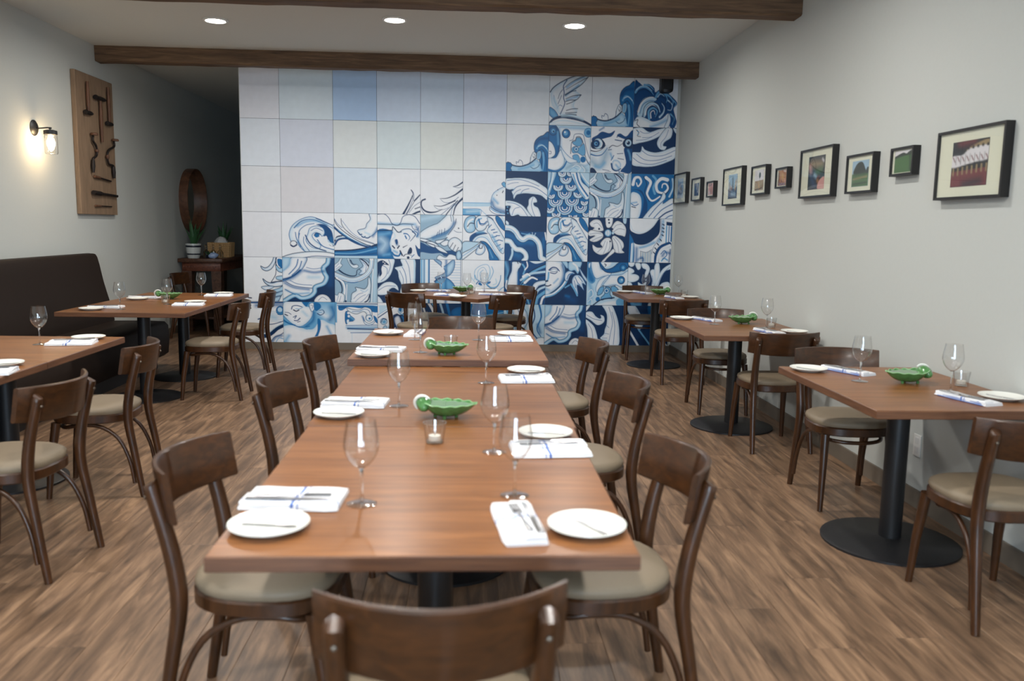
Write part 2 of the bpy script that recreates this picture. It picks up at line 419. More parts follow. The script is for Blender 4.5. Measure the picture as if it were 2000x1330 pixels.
def scales(lst):
    out = []
    for x, y, r in lst:
        def arc(q): return ' '.join('%.1f,%.1f' % (x+q*math.cos(a), y+q*.85*math.sin(a)) for a in np.linspace(-.15, PI+.15, 7))
        out += ['F B M6 | ' + arc(r), 's K 1.6 | ' + arc(r), 's P 3 | ' + arc(r-2.6), 's W 2.2 | ' + arc(r*.60), 's W 2 | ' + arc(r*.30), 's M 1 | ' + arc(r*.47)]
    return '\n'.join(out)
ART = {}
ART['wing'] = ('W', '''
F W P10 | 2,37 9,29 26,19 51,9 74,4 96,2 86,12 72,24 62,34 73,42 62,52 58,64 66,69 60,80 30,82 18,75 5,60
s K 2.2>1.6 | 1,38 9,29 26,19 51,9 74,4 96,2
b L 5 | 40,28 60,16 82,8
b L 5 | 38,44 52,34 68,24
b L 4 | 40,52 54,48 66,45
s K 1.6>.8 | 95,3 70,10 46,21 32,31
s K 1.4>.8 | 88,9 62,21 38,33
s K 1.6 | 95,2 84,14 72,24 55,33 36,42
s K 1.4 | 62,34 52,36 36,44
s K 2>1 | 74,42 56,44 38,50
s K 1.4 | 74,42 64,51 50,52 38,55
s K 1.4 | 62,52 50,57 40,60
s K 1.4 | 67,68 52,69 40,72
s K 1.4 | 65,75 50,76 38,77
s K 2 | 64,80 48,79 30,82
s M 2 | 40,15 32,26 34,38 33,48 36,58 32,68 26,79
s M 1.2 | 30,33 24,40 20,50
s M 1.2 | 28,44 24,52 20,60
s B 1 | 10,44 12,56 18,64
s B 1 | 18,68 24,62 30,64
b P 8 | 10,50 20,68
F L B6 M1 | 0,67 8,69 15,74 21,83 12,88 0,80
s N 4>6>4 | 0,98 10,89 30,84 55,86 80,91 100,99
b P 6 | 30,82 56,82 80,88
F W P5 | 4,99 20,91 42,90 70,94 92,100
''')
ART['hat'] = ('W', '''
f B K1.6 | 68,58 66,46 69,34 77,26 87,22 102,19 103,101 82,100 80,77 75,71 72,60
b M 8 | 70,40 80,30 98,28
s L 4>2 | 73,50 80,42 92,46 101,58
s K 1.2 | 76,56 84,51 92,60 96,76 97,98
s L 5>2 | 88,60 90,78 88,98
s K 1.4 | 83,60 85,78 83,98
s P 2 | 76,46 86,43 96,50
F L P6 K1 | 74,58 82,56 83,67 79,74 73,72
F W P4 K1 | 60,66 65,58 71,61 71,70 64,77 58,81 58,72
s K 1.2 | 66,62 69,66 66,71 64,67
F P L10 | 10,84 22,89 38,89 56,83 70,74 80,80 84,92 80,100 10,100
s K 2.6 | 4,81 12,86 24,89 38,89 56,83 71,72
s M 1.4 | 58,90 66,94 76,90 80,84
b L 6 | 30,96 50,92 66,86
f B K1.2 | 2,82 10,82 14,88 11,94 13,101 -1,101 -1,84
s M 1.2 | 25,85 24,80 29,81 32,76 38,79 40,87
s M 1 | 44,86 50,85 57,80 58,71
''')
ART['hair'] = ('W', '''
f M | 0,16 9,15 19,21 32,18 45,25 48,33 60,27 73,32 86,40 98,50 99,56 92,64 98,82 100,90 94,101 84,97 81,73 65,84 45,89 30,84 14,80 4,86 0,86
F W P6 | 12,80 27,84 45,90 68,84 83,73 81,95 73,104 4,104 4,86
f P | 8,76 12,58 22,46 38,41 52,45 44,52 30,56 22,70 18,80
s W 5>2 | 10,70 16,56 28,46 44,43
s K 1.2 | 7,76 12,58 24,46 40,41 54,46
s B 1.4 | 14,74 20,58 34,50 48,50
s P 6>2 | 24,78 26,62 40,54 54,58 60,70
s W 3>1 | 27,76 30,64 42,57 54,63
s K 1.3 | 22,80 24,62 38,52 56,56 66,70
s L 5>1 | 36,84 34,70 44,63 54,69 50,80
s W 2.4>1 | 40,82 39,72 46,68 49,75
s K 1.3 | 31,83 31,67 44,59 58,68 52,83
s P 4>1 | 60,80 68,72 70,62 64,54
s K 1.2 | 66,80 74,70 72,58 62,50
s L 5>1 | 2,34 10,26 24,24 36,30 44,38
s P 2>1 | 4,30 14,23 28,23 40,31
s K 1.2 | 2,40 12,31 26,29 40,37
s L 4>1 | 22,20 34,21 44,29
s L 5>1 | 50,42 56,33 68,35 76,44 74,52
s P 2.4>1 | 54,42 60,36 69,40
s K 1.3 | 52,46 60,41 72,46 72,56
s L 4>1 | 72,36 82,41 90,50 88,58
s P 2.4>1 | 78,48 88,56 86,66 78,66
s K 1.2 | 76,42 84,50 82,62
s L 3>1 | 90,48 97,54 93,61
s L 4>1 | 86,74 94,82 90,94
s K 1.2 | 84,70 92,78 93,92
b L 8 | 40,99 60,93 76,86
s K 1.5 | 4,88 10,86 8,94 14,99
F W P5 M1 | 81,72 86,84 82,98 74,104 72,98 78,86
''')
ART['helmet'] = ('P', '''
F W L8 | 25,3 50,4 90,6 101,18 99,80 60,86 40,68 28,46 26,20
F B M8 K1.2 | -1,-1 18,2 27,22 26,50 20,70 5,76 -1,72
c B K1.4 9 | 10,12
c L M1 5 | 10,12
c N 2 | 11,13
b L 6 | 21,14 23,40
F W P5 K1.2 | -1,36 8,38 15,50 16,62 8,69 -1,70
s M 1.2 | 2,56 6,56 6,61 2,61
F W P6 M1 | -1,72 18,69 29,52 38,70 36,85 20,96 -1,93
s B 6>3 | -1,96 20,99 36,90 44,76
c B K1.4 9.5 | 41,17
c L 5 | 40,16
c W 2 | 38,14
c L B1.2 10 | 94,14
c B 5 | 94,14
s W 6 | 52,30 60,27 64,20 78,20 83,30 86,44 92,62 100,74
s M 1.2 | 50,32 58,29 62,18 80,18 85,28 89,44 95,62 101,72
s K 1.6 | 53,60 54,40 57,33 64,30 66,24 75,24 82,36 84,52 92,74 100,84
f L M1 | 66,26 75,26 80,36 72,44 60,40 57,35 64,32
f L M1 | 56,48 64,44 72,47 84,38 88,58 82,64 70,58 58,58
c P M1.4 5.5 | 66,50
c B 2.5 | 66,50
f L M1 | 58,64 70,62 76,74 74,80 62,74
c B P1 7 | 83,72
F W P5 B1 | 28,44 36,54 52,68 70,76 50,80 36,66
b G 10 | 44,92 60,84 78,84 92,96
s W 1.5 | 56,92 66,84 78,90 72,98
s L 1.2 | 50,98 60,90 70,94
s W 1.5 | 80,86 88,94 86,100
''')
ART['eyes'] = ('W', '''
b G 26 | 4,76 18,84 30,76 38,56
b L 10 | 12,86 24,88 34,78
f M | 2,26 14,19 26,11 44,14 57,8 50,20 38,24 24,28 6,35
b B 5 | 20,8 30,2
f K | 0,37 7,28 22,25 34,36 31,46 16,49 3,47
c P 11 | 17,37
c M K1.5 7.5 | 13,37
c L 4 | 12,37
c K 2 | 13,37
s W 2 | 20,30 27,36 24,44
s K 2.4>1 | 0,52 12,54 25,50 36,40
s P 2 | 2,57 14,58 26,54
s B 3>1.5 | 0,60 14,63 28,60 40,46
f M | 62,18 70,14 84,20 96,8 101,8 101,24 86,27 68,22
f M | 80,46 101,46 101,96 78,98 74,94 86,78
f K | 77,32 86,24 101,25 101,45 86,45 78,41
c P 7.5 | 90,34
c K 4 | 90,34
c W 1.2 | 88,32
b L 6 | 90,50 94,58 97,70
s K 2>1 | 44,46 52,40 64,42 76,36
s M 1.6 | 42,50 50,49
s M 2 | 58,28 74,30
s M 2 | 62,22 70,16
s M 1.4 | 64,58 78,57
s M 1.4 | 66,68 80,70
b L 6 | 48,58 52,68
s B 2 | 50,72 56,62
F W L6 | 52,80 56,72 66,72 74,80 72,90 62,94 54,90
s M 4>2 | 51,80 54,91 64,95 74,90
b L 6 | 62,82 68,88
f K | 1,90 9,91 16,101 1,101
s M 1.2 | 30,93 46,95
s M 1 | 36,99 50,97
b B 5 | 70,96 72,101
''')
ART['leafband'] = ('N', '''
F W P6 K1 | 1,2 20,0 38,9 62,2 86,-1 62,18 40,28 15,34 -1,35 -1,5
s K 2>1 | 8,6 13,11 10,18 18,20
s B 1 | 16,8 24,12 34,12 42,9
s B 1 | 22,22 42,20 60,10
s B 1 | 8,28 28,26 44,20
c L 1.5 | 11,9 12,15
F W P6 K1 | 78,-1 91,2 89,20 75,30 71,38 79,40 74,48 62,45 56,32 64,15
s B 1 | 82,4 76,20 66,32 66,42
F W P7 K1 | 92,-1 101,2 101,12 96,8
F W P7 K1 | -1,55 18,53 22,40 30,48 50,53 70,50 101,40 101,63 80,75 50,84 20,85 -1,80
s B 1.2 | 22,50 40,60 70,60 99,48
s B 1.2 | 10,58 30,70 60,70 92,60
s B 1.2 | 2,66 20,77 48,79 80,70
''')
ART['grass'] = ('W', '''
s K 5>1.5 | 60,101 70,84 78,68 82,58
s M 1.2 | 79,46 84,52 85,64 80,74 74,88 66,101
s K 2>1 | 79,46 83,54 82,66
s K 1.4 | 101,55 92,66 86,72 76,88 68,101
s K 2.4 | 86,70 99,57
s M 1 | 74,97 86,82 101,72
s K 2 | 88,88 101,83
s K 4 | 82,101 92,96 101,93
''')
ART['plant'] = ('W', '''
s K 1>3.6 | 77,37 88,34 101,26
s M .9 | 78,37 90,39 101,36
s K 1>4.4 | 46,64 62,63 80,56 92,48 101,41
s M .9 | 48,66 56,72 68,73
s M 1.2 | 68,73 80,68 90,60
s K 1>3 | 32,80 48,81 64,76 82,68
s M .9 | 33,82 42,88 56,88 66,84
s K 5>2 | 101,62 90,72 82,84 78,101
s K 2.4 | 88,68 72,86 60,101
s M 1.2 | 80,74 64,88 48,101
s B 1 | 84,76 76,84 72,101
s K 3.6>3>4>1 | 11,66 3,70 2,80 8,90 20,95 36,94 52,88
s M 1.2 | 1,84 4,92 11,101
''')
ART['ball'] = ('W', '''
f P | -1,73 66,73 63,79 -1,80
s L 1.6 | -1,72 66,72
p L | -1,86 41,86 41,101 -1,101
b P 8 | 10,92 40,90
s B 1 | -1,86 41,86 41,101
s B 5 | -1,101 41,101
s M 5 | 57,101 101,101
s L 1 | 41,86 57,100
F W P8 B1.2 | 67,80 67,62 72,50 82,42 94,36 102,35 102,92 80,88 68,82
b B 12 | 69,70 76,83 98,90
b L 8 | 72,62 82,72
s M 1.4 | 66,80 80,89 101,93
s M 1.2 | 64,80 64,88 76,96 101,99
s L 2 | 66,84 80,92 101,96
c K 1.2 | 80,54 82,42
s K 2 | 93,48 95,44
f L M1.2 | 91,28 97,24 101,30 101,36 95,34
''')
ART['navyleaf'] = ('N', '''
F W P7 K1 | -1,18 15,15 40,14 65,18 85,28 101,40 101,63 85,53 65,50 48,49 36,50 26,53 20,62 17,52 14,45 18,40 8,41 -1,36
s B 1.2 | 3,21 28,18 52,22 80,32
s B 1.4 | 16,44 28,34 50,31 75,37 99,52
s B 1.2 | 18,56 24,46 36,40
s B 1.2 | 36,50 42,42 56,38
s B 1 | 4,30 16,26 30,25
F W P7 K1 | -1,66 20,67 40,75 55,90 63,101 38,101 30,97 15,101 9,88 12,78 -1,77
s B 1.2 | 4,70 22,72 40,82 54,100
s B 1.2 | 16,98 22,84 34,80
F W P6 K1 | 55,74 56,62 66,55 74,60 76,68 68,70 70,76 80,82 85,101 66,101 52,84
s B 1.2 | 66,58 62,72 66,88 72,101
c L 1.5 | 5,80 4,87 6,94
''')
ART['scales'] = ('B', scales([(34, 2, 11), (53, 2, 9), (43, 14, 15), (25, 32, 13), (56, 30, 15), (41, 46, 18), (9, 52, 10), (74, 47, 13), (20, 64, 18), (59, 62, 18), (89, 66, 10), (42, 79, 20), (80, 77, 17), (6, 82, 13), (22, 94, 12), (62, 98, 12), (94, 92, 10)]) + '''
F P L8 M1.2 | -1,-1 20,-1 13,25 5,50 -1,54
s B 2 | 8,0 6,20 0,40
s W 2 | 14,2 10,20 4,40
F W P7 M1.2 | 54,-1 74,-1 82,20 101,36 101,55 92,60 78,46 64,22
s B 3.5 | 68,0 76,24 97,52
s L 3 | 60,4 72,32 90,56
F P L6 | 76,-1 101,-1 101,32 86,18
s W 2 | 80,2 90,16 101,26
''')
ART['scroll'] = ('G', '''
b P 12 | 94,0 93,60 92,101
F W P6 K1 | -1,16 8,8 14,-1 18,-1 14,11 18,16 8,26 -1,30
s B 1 | 2,20 10,12
s B 1 | 3,25 12,18
F W P6 K1 | 33,-1 36,9 44,15 50,13 56,17 52,22 42,21 34,12 29,-1
s K 3>1 | 37,4 42,12 50,14
F W L7 K1.2 | 58,0 74,4 84,16 78,30 66,36 56,36 62,28 58,24 66,16
s B 1.2 | 66,8 74,16 72,28
s K 3 | 60,0 72,8 80,18
s K 12 | -1,37 15,43 35,49 55,47 74,37 84,22 87,5 86,-1
s W 9.5 | -1,37 15,43 35,49 55,47 74,37 84,22 87,5 86,-1
s L 1.6 | -1,39 15,45 35,51 55,49 76,38 87,22 90,4
s P 2.4 | -1,35 15,41 35,47 55,45 72,36 82,21 84,5
s K 3.6>1.4 | 10,27 22,35 38,40 50,38 52,28 58,23
s B 2 | 30,54 44,55 54,53
F W P7 K1.4 | 38,92 40,80 50,73 48,66 58,67 70,69 77,60 78,46 82,42 85,60 83,80 78,101 40,101
s B 1 | 44,92 54,82 66,78
s B 1 | 48,98 60,88 72,82
s B 1 | 60,100 70,92 80,80
s L 1 | 60,72 70,76 78,70
s K 3 | 82,82 78,94 70,100
s K 3.6>2 | -1,45 10,52 16,64 16,77 8,82
s W 4 | 4,45 18,54 23,70 21,86
s B 1 | 8,45 22,54 26,70 25,100
s W 2 | 28,60 27,80 26,100
F W P5 K1 | -1,84 6,84 10,78 22,84 19,101 -1,101
s B 1 | 4,98 8,86
s B 1 | 10,99 14,86
c N 2.5 | 25,98
s W 2 | 90,24 88,60 86,101
s P 1.4 | 96,10 95,60 94,100
''')
ART['curlface'] = ('L', '''
f B | -1,-1 60,-1 101,4 101,60 70,70 40,101 -1,101
s W 7>2 | 4,24 8,10 18,8 23,18 16,28 12,20
s W 7>3 | 34,8 45,18 40,34 38,46 50,60 68,50
s K 1.4 | 28,6 36,22 32,40 44,62
s L 5 | 50,4 58,14 52,30 56,44
s W 8>5>2 | 84,12 70,10 59,22 62,38 76,42 86,32 82,22 74,22 72,30
s K 2 | 88,16 90,32 80,45 64,44
s P 4 | 96,10 98,30 90,50
F W P7 | -1,47 14,43 24,55 25,80 18,101 -1,101
f M | -1,36 18,38 30,54 28,80 22,101 36,101 40,72 34,52 22,36
s B 2 | 1,67 10,72 18,68
s K 2 | 3,74 12,76
b L 5 | 2,66 14,64
F W P7 K1 | 30,99 48,76 68,58 76,40 82,50 76,66 101,54 101,101 30,101
s B 2 | 44,96 60,76 78,58
s B 2 | 56,99 74,80 98,66
s M 3 | 66,101 82,88 100,80
s B 2 | 82,101 92,94 101,92
''')
ART['swirl'] = ('W', '''
F W P12 B1.4 | 17,64 14,48 20,30 35,16 55,9 72,14 80,18 95,26 102,32 102,93 80,89 60,87 45,87 34,76 28,66 22,70
b L 8 | 30,30 46,20 66,18 86,26
s B 2.4>1 | 24,34 38,19 58,15 78,22 98,34
s M 2>1 | 66,12 80,19 96,27 101,36
f M | 66,26 80,25 90,32 97,45 99,74 90,70 86,52 80,52 78,40 74,30
b B 8 | 94,56 96,70
F W P6 B1.2 | 50,46 54,34 66,29 78,33 82,44 77,52 72,46 64,44 58,50 62,60 74,72 70,80 56,76 46,62
s B 1.4 | 56,40 66,34 78,40
c B 5 | 67,50
s M 2 | 62,50 66,45 74,48
s B 1.6 | 32,56 34,40 46,28 62,24
s B 1.4 | 42,84 32,64 34,46
s B 1.4 | 52,85 42,68 42,54
s M 2.4 | 45,50 52,66 64,77 84,85
s B 1.6 | 26,44 28,58 36,76
s W 4 | 70,56 80,70 96,76 102,77
s B 2 | 68,60 78,74 96,81 102,82
s W 3.4 | 82,54 86,64 96,72
s P 2.4 | 88,60 92,66 101,70
c W K1.4 6 | 22,69
s N 3 | 17,73 22,76 28,72
F W P5 | -1,100 20,92 50,87 80,86 102,89 102,101 -1,101
s K 1.6 | -1,100 20,92 50,87 80,87 101,91
s M 1.6 | 40,101 60,97 80,97 101,99
''')
ART['foot'] = ('W', '''
f B | -1,85 40,82 75,76 102,67 102,95 -1,96
s L 3 | 2,90 50,89 99,78
b M 6 | 0,94 50,93 100,88
s K 3.4 | -1,84 40,82 75,76 101,68
s P 6 | -1,98 50,98 101,97
s M 5>3.4 | -1,31 16,45 40,61 65,71 90,75
s L 2 | 10,38 34,54 60,66 84,71
s K 1.6 | -1,12 6,26 24,42 50,58 80,71 100,72
s B 1.2 | 0,12 8,24 18,32
s K 1.4 | 16,12 18,26 30,40 55,56 101,70
s B 1 | 18,16 26,26 40,42 60,55 92,66
s K 3 | 1,62 6,53 18,50
s M 4.6>4>2 | 1,70 9,59 28,56 45,62 62,70 76,75
s P 2 | 2,58 10,54 24,53
F W P7 M1.4 | 82,-1 84,12 76,22 72,32 58,36 54,40 62,48 66,52 78,54 86,50 96,42 102,34 102,-1
s M 2.4 | 56,42 60,47 64,46
s M 2.4 | 64,51 68,53 72,51
s M 2.4 | 74,54 79,54 83,51
b B 8 | 90,50 97,40 101,32
b P 6 | 72,42 82,46
''')
ART['lion'] = ('W', '''
b L 8 | -1,21 36,23 60,22 88,22
s M 1.6 | -1,1 16,0 27,9 34,21 46,25 54,19 60,5 74,0
s M 1.6 | 74,0 88,5 99,20
s K 1.4 | -1,23 34,23 46,25 60,21 84,22
f B | -1,38 34,37 33,50 29,66 34,80 44,92 42,101 -1,101
b P 22 | 8,56 18,66 10,80
b L 10 | 4,46 20,44 28,42
b L 8 | 14,92 28,90
s K 2.2 | -1,37 34,36
F W P5 | 34,29 41,34 52,40 60,34 74,32 86,36 94,48 101,54 101,101 46,101 36,92 32,78 30,60 40,50 36,40
s K 2 | 35,36 36,28 42,34 48,40 56,39
s M 1.6 | 52,40 60,34 74,32 84,38
s M 1.4 | 80,24 84,32 94,34 98,26
b B 9 | 92,28 97,40 94,48
s B 3>1 | 62,43 70,44 76,52 72,58
s B 3 | 65,48 68,54
s M 3>1 | 82,38 89,44 84,52 77,60
s B 2 | 86,36 94,42 92,50
b B 8 | 43,60 46,68
f M | 41,58 46,56 48,64 44,68
s K 3 | 35,71 40,76
s K 3 | 47,76 51,71
s B 4 | 34,86 40,92 50,93 54,86
b L 7 | 38,82 46,86
f K | 70,86 76,74 81,77 80,87 73,89
s K 2.2>1 | 60,74 70,69
s K 2.2>1 | 61,94 68,89 81,92
c K 3.2 | 72,97
s K 3.4 | 53,82 58,92
f M | 89,68 96,76 101,78 101,94 95,92 91,80
s B 2 | 80,96 86,90
''')
ART['arm'] = ('G', '''
b P 14 | 4,10 24,6 44,2
F W P5 | 66,-1 102,-1 102,56 62,53 70,30
F W P7 K1.2 | -1,41 16,29 32,22 42,18 56,6 64,-1 76,-1 79,14 75,26 60,37 40,45 20,53 -1,54
b B 10 | 30,52 50,45 68,36 82,16
s M 1.4 | 44,44 46,34
s M 1.4 | 50,43 51,33
s M 1.4 | 57,40 58,30
s M 1.4 | 38,47 42,38
s K 1.4 | 85,8 81,24 66,44
s M 1.2 | 71,-1 74,14
s M 1 | 80,34 88,38 98,38
c K 1.6 | 91,29
f M | -1,62 20,70 40,74 60,80 88,78 86,90 60,93 48,86 26,87 4,84 -1,84
F W P4 K1.4 | -1,53 14,55 26,60 12,62 -1,58
F W P4 K1.4 | 12,62 28,60 44,70 30,73
F W P4 K1.4 | 36,58 56,54 64,50 50,62 40,64
F W P4 K1.4 | 34,70 50,73 66,86 46,81
F W P4 K1.4 | 48,64 62,56 72,62 58,70
s K 2 | -1,58 20,64 34,68
F W P6 K1.4 | 66,62 73,53 84,50 96,57 100,70 92,84 78,80 68,72
s K 1.6 | 71,73 78,62
s K 1.6 | 78,79 84,67
s K 1.6 | 85,83 91,72
F W P4 K1.2 | 42,101 45,90 60,95 70,88 85,92 87,101
F P B5 K1.4 | 86,84 94,79 99,92 93,101 86,97
''')
ART['wave'] = ('W', '''
F P L9 K1.4 | 3,24 7,8 18,1 30,2 27,14 30,30 22,38 10,37
s W 4 | 12,28 14,14 24,8
s K 2 | 11,25 18,17 28,18
F W P7 K1.6 | 28,14 32,4 42,-1 60,1 72,9 66,18 58,22 54,29 46,34 36,34 30,26
s L 3 | 34,26 34,12 44,6
s B 4>2 | 38,8 41,17 50,18 57,12
s M 1.2 | 39,18 46,22 54,18 60,12
F W P7 M1.2 | 58,4 70,8 82,24 95,44 101,56 99,82 92,83 80,68 70,54 64,42 58,34 62,22
s B 2 | 62,26 68,20
s B 2.2 | 68,32 76,30
s B 2 | 73,38 82,36
s B 2.4 | 70,48 80,46
s B 2 | 80,44 88,44
s B 2.4 | 76,58 86,54
s B 2 | 88,54 95,56
s B 2.2 | 82,68 90,64
s B 2 | 88,78 96,72
b L 7 | 70,44 80,60 92,78
f B K1 | 80,-1 92,8 101,26 101,34 88,24 78,8
b P 6 | 92,2 100,14
f M | 16,56 18,46 30,38 44,36 60,40 44,43 30,50 24,62 18,60
b L 6 | 34,38 50,36
F W P7 | 24,60 30,49 44,43 58,45 67,55 80,76 93,101 76,101 60,70 46,60
s L 1.6 | 28,58 36,50 48,48 60,54 76,78 90,100
f B K1.6 | 42,58 54,59 66,70 76,84 87,101 66,101 62,82 54,67
b L 4 | 64,76 72,94
f P | -1,63 8,58 38,60 20,74 -1,83
s K 1.6 | -1,63 8,58 42,60
F W P5 K1.4 | -1,86 20,75 38,63 45,60 41,68 26,81 2,99 -1,99
s L 1.6 | 0,92 20,79 38,67
F W L6 M1.4 | 42,63 50,66 54,76 48,86 38,88 31,82
s K 2 | 40,66 40,73 46,73 47,68
''')
ART['mould'] = ('M', '''
p N | -1,-1 101,-1 101,34 60,34 40,34 -1,22
b B 14 | 0,42 18,46 34,60 54,58 66,60
b B 16 | 26,86 34,90
b B 10 | 94,50 92,70
s K 14 | -1,25 14,27 26,35 34,47 44,52 56,46 70,48 82,60 86,78 88,92 98,98
s P 12 | -1,25 14,27 26,35 34,47 44,52 56,46 70,48 82,60 86,78 88,92 98,98
s W 7 | -1,25 14,27 26,35 34,47 44,52 56,46 70,48 82,60 86,78 88,92 98,98
s L 1.2 | -1,27 14,29 25,38 34,50 44,55 56,49 69,51 79,62 83,80 85,94
s K 13 | -1,55 12,57 20,67 28,74 40,76 50,84 52,94 46,101
s P 11 | -1,55 12,57 20,67 28,74 40,76 50,84 52,94 46,101
s W 6 | -1,55 12,57 20,67 28,74 40,76 50,84 52,94 46,101
s P 5 | 18,74 18,86 12,101
F W P4 | 2,10 8,14 8,19 2,17
s L 2 | 40,38 52,40 60,38
s P 1.6 | 66,36 67,44
s P 1.6 | 74,37 70,44
s W 3 | 97,36 100,52
''')
petal = '''
F W T7 K1 | 36,22 28,6 14,4 3,12 6,20 14,23 10,28 24,31 36,29
F W T7 K1 | 34,34 20,30 6,28 -1,36 4,42 16,41 3,50 12,55 24,53 36,44
F W T7 K1 | 41,46 30,58 35,66 22,67 11,61 14,75 26,83 36,84 46,80 55,74 59,60 54,46
F W T7 K1 | 58,44 66,40 84,52 88,64 84,72 90,78 80,80 66,77 61,60
F W T7 K1 | 56,27 60,14 70,6 84,12 92,24 90,41 82,40 68,37
'''
ART['flower'] = ('N', petal + '''
s M .9 | 32,22 22,12 12,14
s M .9 | 32,36 18,35 4,37
s M .9 | 34,42 22,46 10,52
s M .9 | 42,52 36,66 24,78
s M .9 | 47,54 44,68 38,82
s M .9 | 53,54 54,64 50,76
s M .9 | 62,46 72,60 76,78
s M .9 | 66,44 78,56 84,72
s M .9 | 60,26 68,16 80,14
s M .9 | 62,31 74,24 88,26
c K 2 | 36,47 54,53
c K 2.4 | 26,25
F W T4 K1.2 | 42,-1 58,-1 58,14 52,22 44,21 41,10
c K 2.2 | 49,4 50,11
f K | 42,22 50,26 58,22 60,27 50,30 40,27
c W L2 7 | 48,34
s L 1.4 | 46,30 46,40
s L 1.4 | 51,30 51,40
c P 3 | 60,34
F W T5 K1 | 61,70 66,77 50,90 40,101 33,101 47,86
f P | 84,-1 92,-1 91,12 85,10
''')
ART['arch'] = ('W', '''
f N | -1,-1 1,24 10,32 24,35 40,30 55,18 66,2 67,-1 71,-1 71,30 60,45 45,56 28,60 12,56 4,42 -1,36
F W P3 | 3,-1 67,-1 66,2 52,20 36,31 20,33 8,28 3,20
f B | -1,40 4,40 12,60 12,101 -1,101
s P 5 | 8,58 7,101
s W 2 | 6,58 5,101
b B 10 | 18,68 18,98
b L 8 | 26,66 40,62 58,54
s L 1 | 24,66 40,64 58,56 68,44
p T | 27,74 40,76 54,70 54,101 27,101
s M .9 | 27,74 42,77 54,70
s M .9 | 27,74 27,90
s L 1 | 33,78 33,101
s L 1 | 39,78 39,101
s L 1 | 45,77 45,101
s L 1 | 51,74 51,101
b B 7 | 22,94 32,88 34,96
s M 1.4 | 28,92 34,90 34,98
b L 8 | 78,4 77,34 70,52
s K 2.4 | 77,12 81,14
s K 2.4 | 77,20 81,22
s K 2.4 | 77,28 81,30
s K 2.4 | 76,36 80,38
s K 2.4 | 72,46 76,50
s K 2.4 | 66,56 70,60
s K 2.4 | 61,66 65,70
s K 2.4 | 58,76 62,80
s M 1 | 73,0 74,30 68,48 58,64 54,80
p N | 86,6 101,8 101,16 86,14
s L 3 | 87,16 87,56
s B 2 | 93,16 93,52
s B 4 | 99,18 99,50
s M 12 | 66,101 67,82 76,66 94,58
s W 6 | 68,101 70,84 78,69 96,60
b B 8 | 80,84 86,76 96,78
s L 3 | 78,96 84,90 92,94
s B 2 | 76,80 84,72 90,82 80,92
b M 6 | 98,70 96,98
''')
ART['pagoda'] = ('W', '''
F W L5 K1.6 | 44,20 54,24 64,21 74,10 79,-1 86,-1 81,14 72,26 60,31 49,28
F P L5 K1.4 | 84,16 92,24 101,24 101,34 90,32 84,25
s K 2.6 | 84,2 84,18
f B | 88,4 101,6 101,24 90,18
s K 1.8 | 84,26 82,40 70,57
F P L4 K1.2 | 84,44 101,42 101,51 86,50
F W L5 K1.8 | 49,49 60,56 74,58 90,54 101,54 101,63 84,67 66,65 54,58
s K 2 | 70,57 84,55 101,54
F W L5 K1.2 | 44,68 60,65 78,67 58,75
F P L5 K1.2 | 52,81 70,75 90,70 101,65 101,75 76,81
F P B5 K1.2 | 54,91 80,82 101,76 99,86 70,91
F P B5 K1.2 | 56,101 72,93 94,88 86,101
F W P5 K1.2 | 90,101 96,88 101,84 101,101
s K 2.6 | 3,88 10,92 18,93
''')
ART['vase'] = ('N', '''
b M 16 | 96,0 92,60
F W P9 | -1,-1 88,-1 86,12 78,22 80,34 84,44 78,58 62,66 60,78 52,88 36,92 22,86 4,98 -1,101
s K 10 | 89,-1 87,12 79,22 81,34 85,44 79,58 63,66 61,78 52,88 36,92 22,86 2,99
s L 8 | 89,-1 87,12 79,22 81,34 85,44 79,58 63,66 61,78 52,88 36,92 22,86 2,99
s P 4.4 | 89,-1 87,12 79,22 81,34 85,44 79,58 63,66 61,78 52,88 36,92 22,86 2,99
s B 1.2 | 46,22 60,25 77,22
b B 8 | 42,29 60,33 79,30
b P 10 | 50,44 70,44
s B 1.2 | 14,52 30,60 56,62
s M 1.6 | 6,55 24,65 56,69
b B 7 | 4,58 22,68 50,72
b L 6 | 6,74 24,82 50,80
s B 1.4 | 4,72 16,80 24,84
F W L6 M1.4 | 18,-1 46,-1 43,16 33,32 18,44 -1,54 -1,32 12,18
s B 2 | 30,4 26,20 12,38
s B 2 | 37,8 32,24 18,40
b B 10 | -1,52 18,46 36,30
s M 3 | 0,50 18,43 34,28
F P L7 | -1,2 15,1 12,20 -1,30
F W T5 | 62,101 65,89 76,83 87,88 91,101
s M 1 | 68,97 76,89 85,95
''')
ART['navyleaf2'] = ('N', '''
F W P7 | -1,-1 37,-1 37,16 30,36 18,49 2,55 -1,50 3,36 5,22
s B 1.2 | 10,14 22,22 20,38 8,50
s B 1.2 | 26,2 30,16 24,34
f N | -1,9 12,3 27,14 14,13 9,22 10,34 4,40 4,24 -1,18
c W 1.4 | 13,7 17,10
F W P7 K1 | 55,-1 87,-1 89,30 87,60 84,78 60,80 58,101 53,101 53,74 56,60 50,44 47,28 40,20 52,16 58,14
s B 1.4 | 58,18 66,36 70,76
s B 1.2 | 52,26 60,44 60,60
s B 1.2 | 66,2 74,20 78,60
s B 1 | 56,60 64,68 66,78
s P 3.4 | 86,-1 87.5,30 86,70
F W P6 K1 | -1,70 14,55 32,52 46,60 49,72 38,66 28,70 24,80 10,83 -1,81
s B 1.2 | 2,72 20,62 42,62
F W P5 | -1,86 6,90 12,101 -1,101
''')
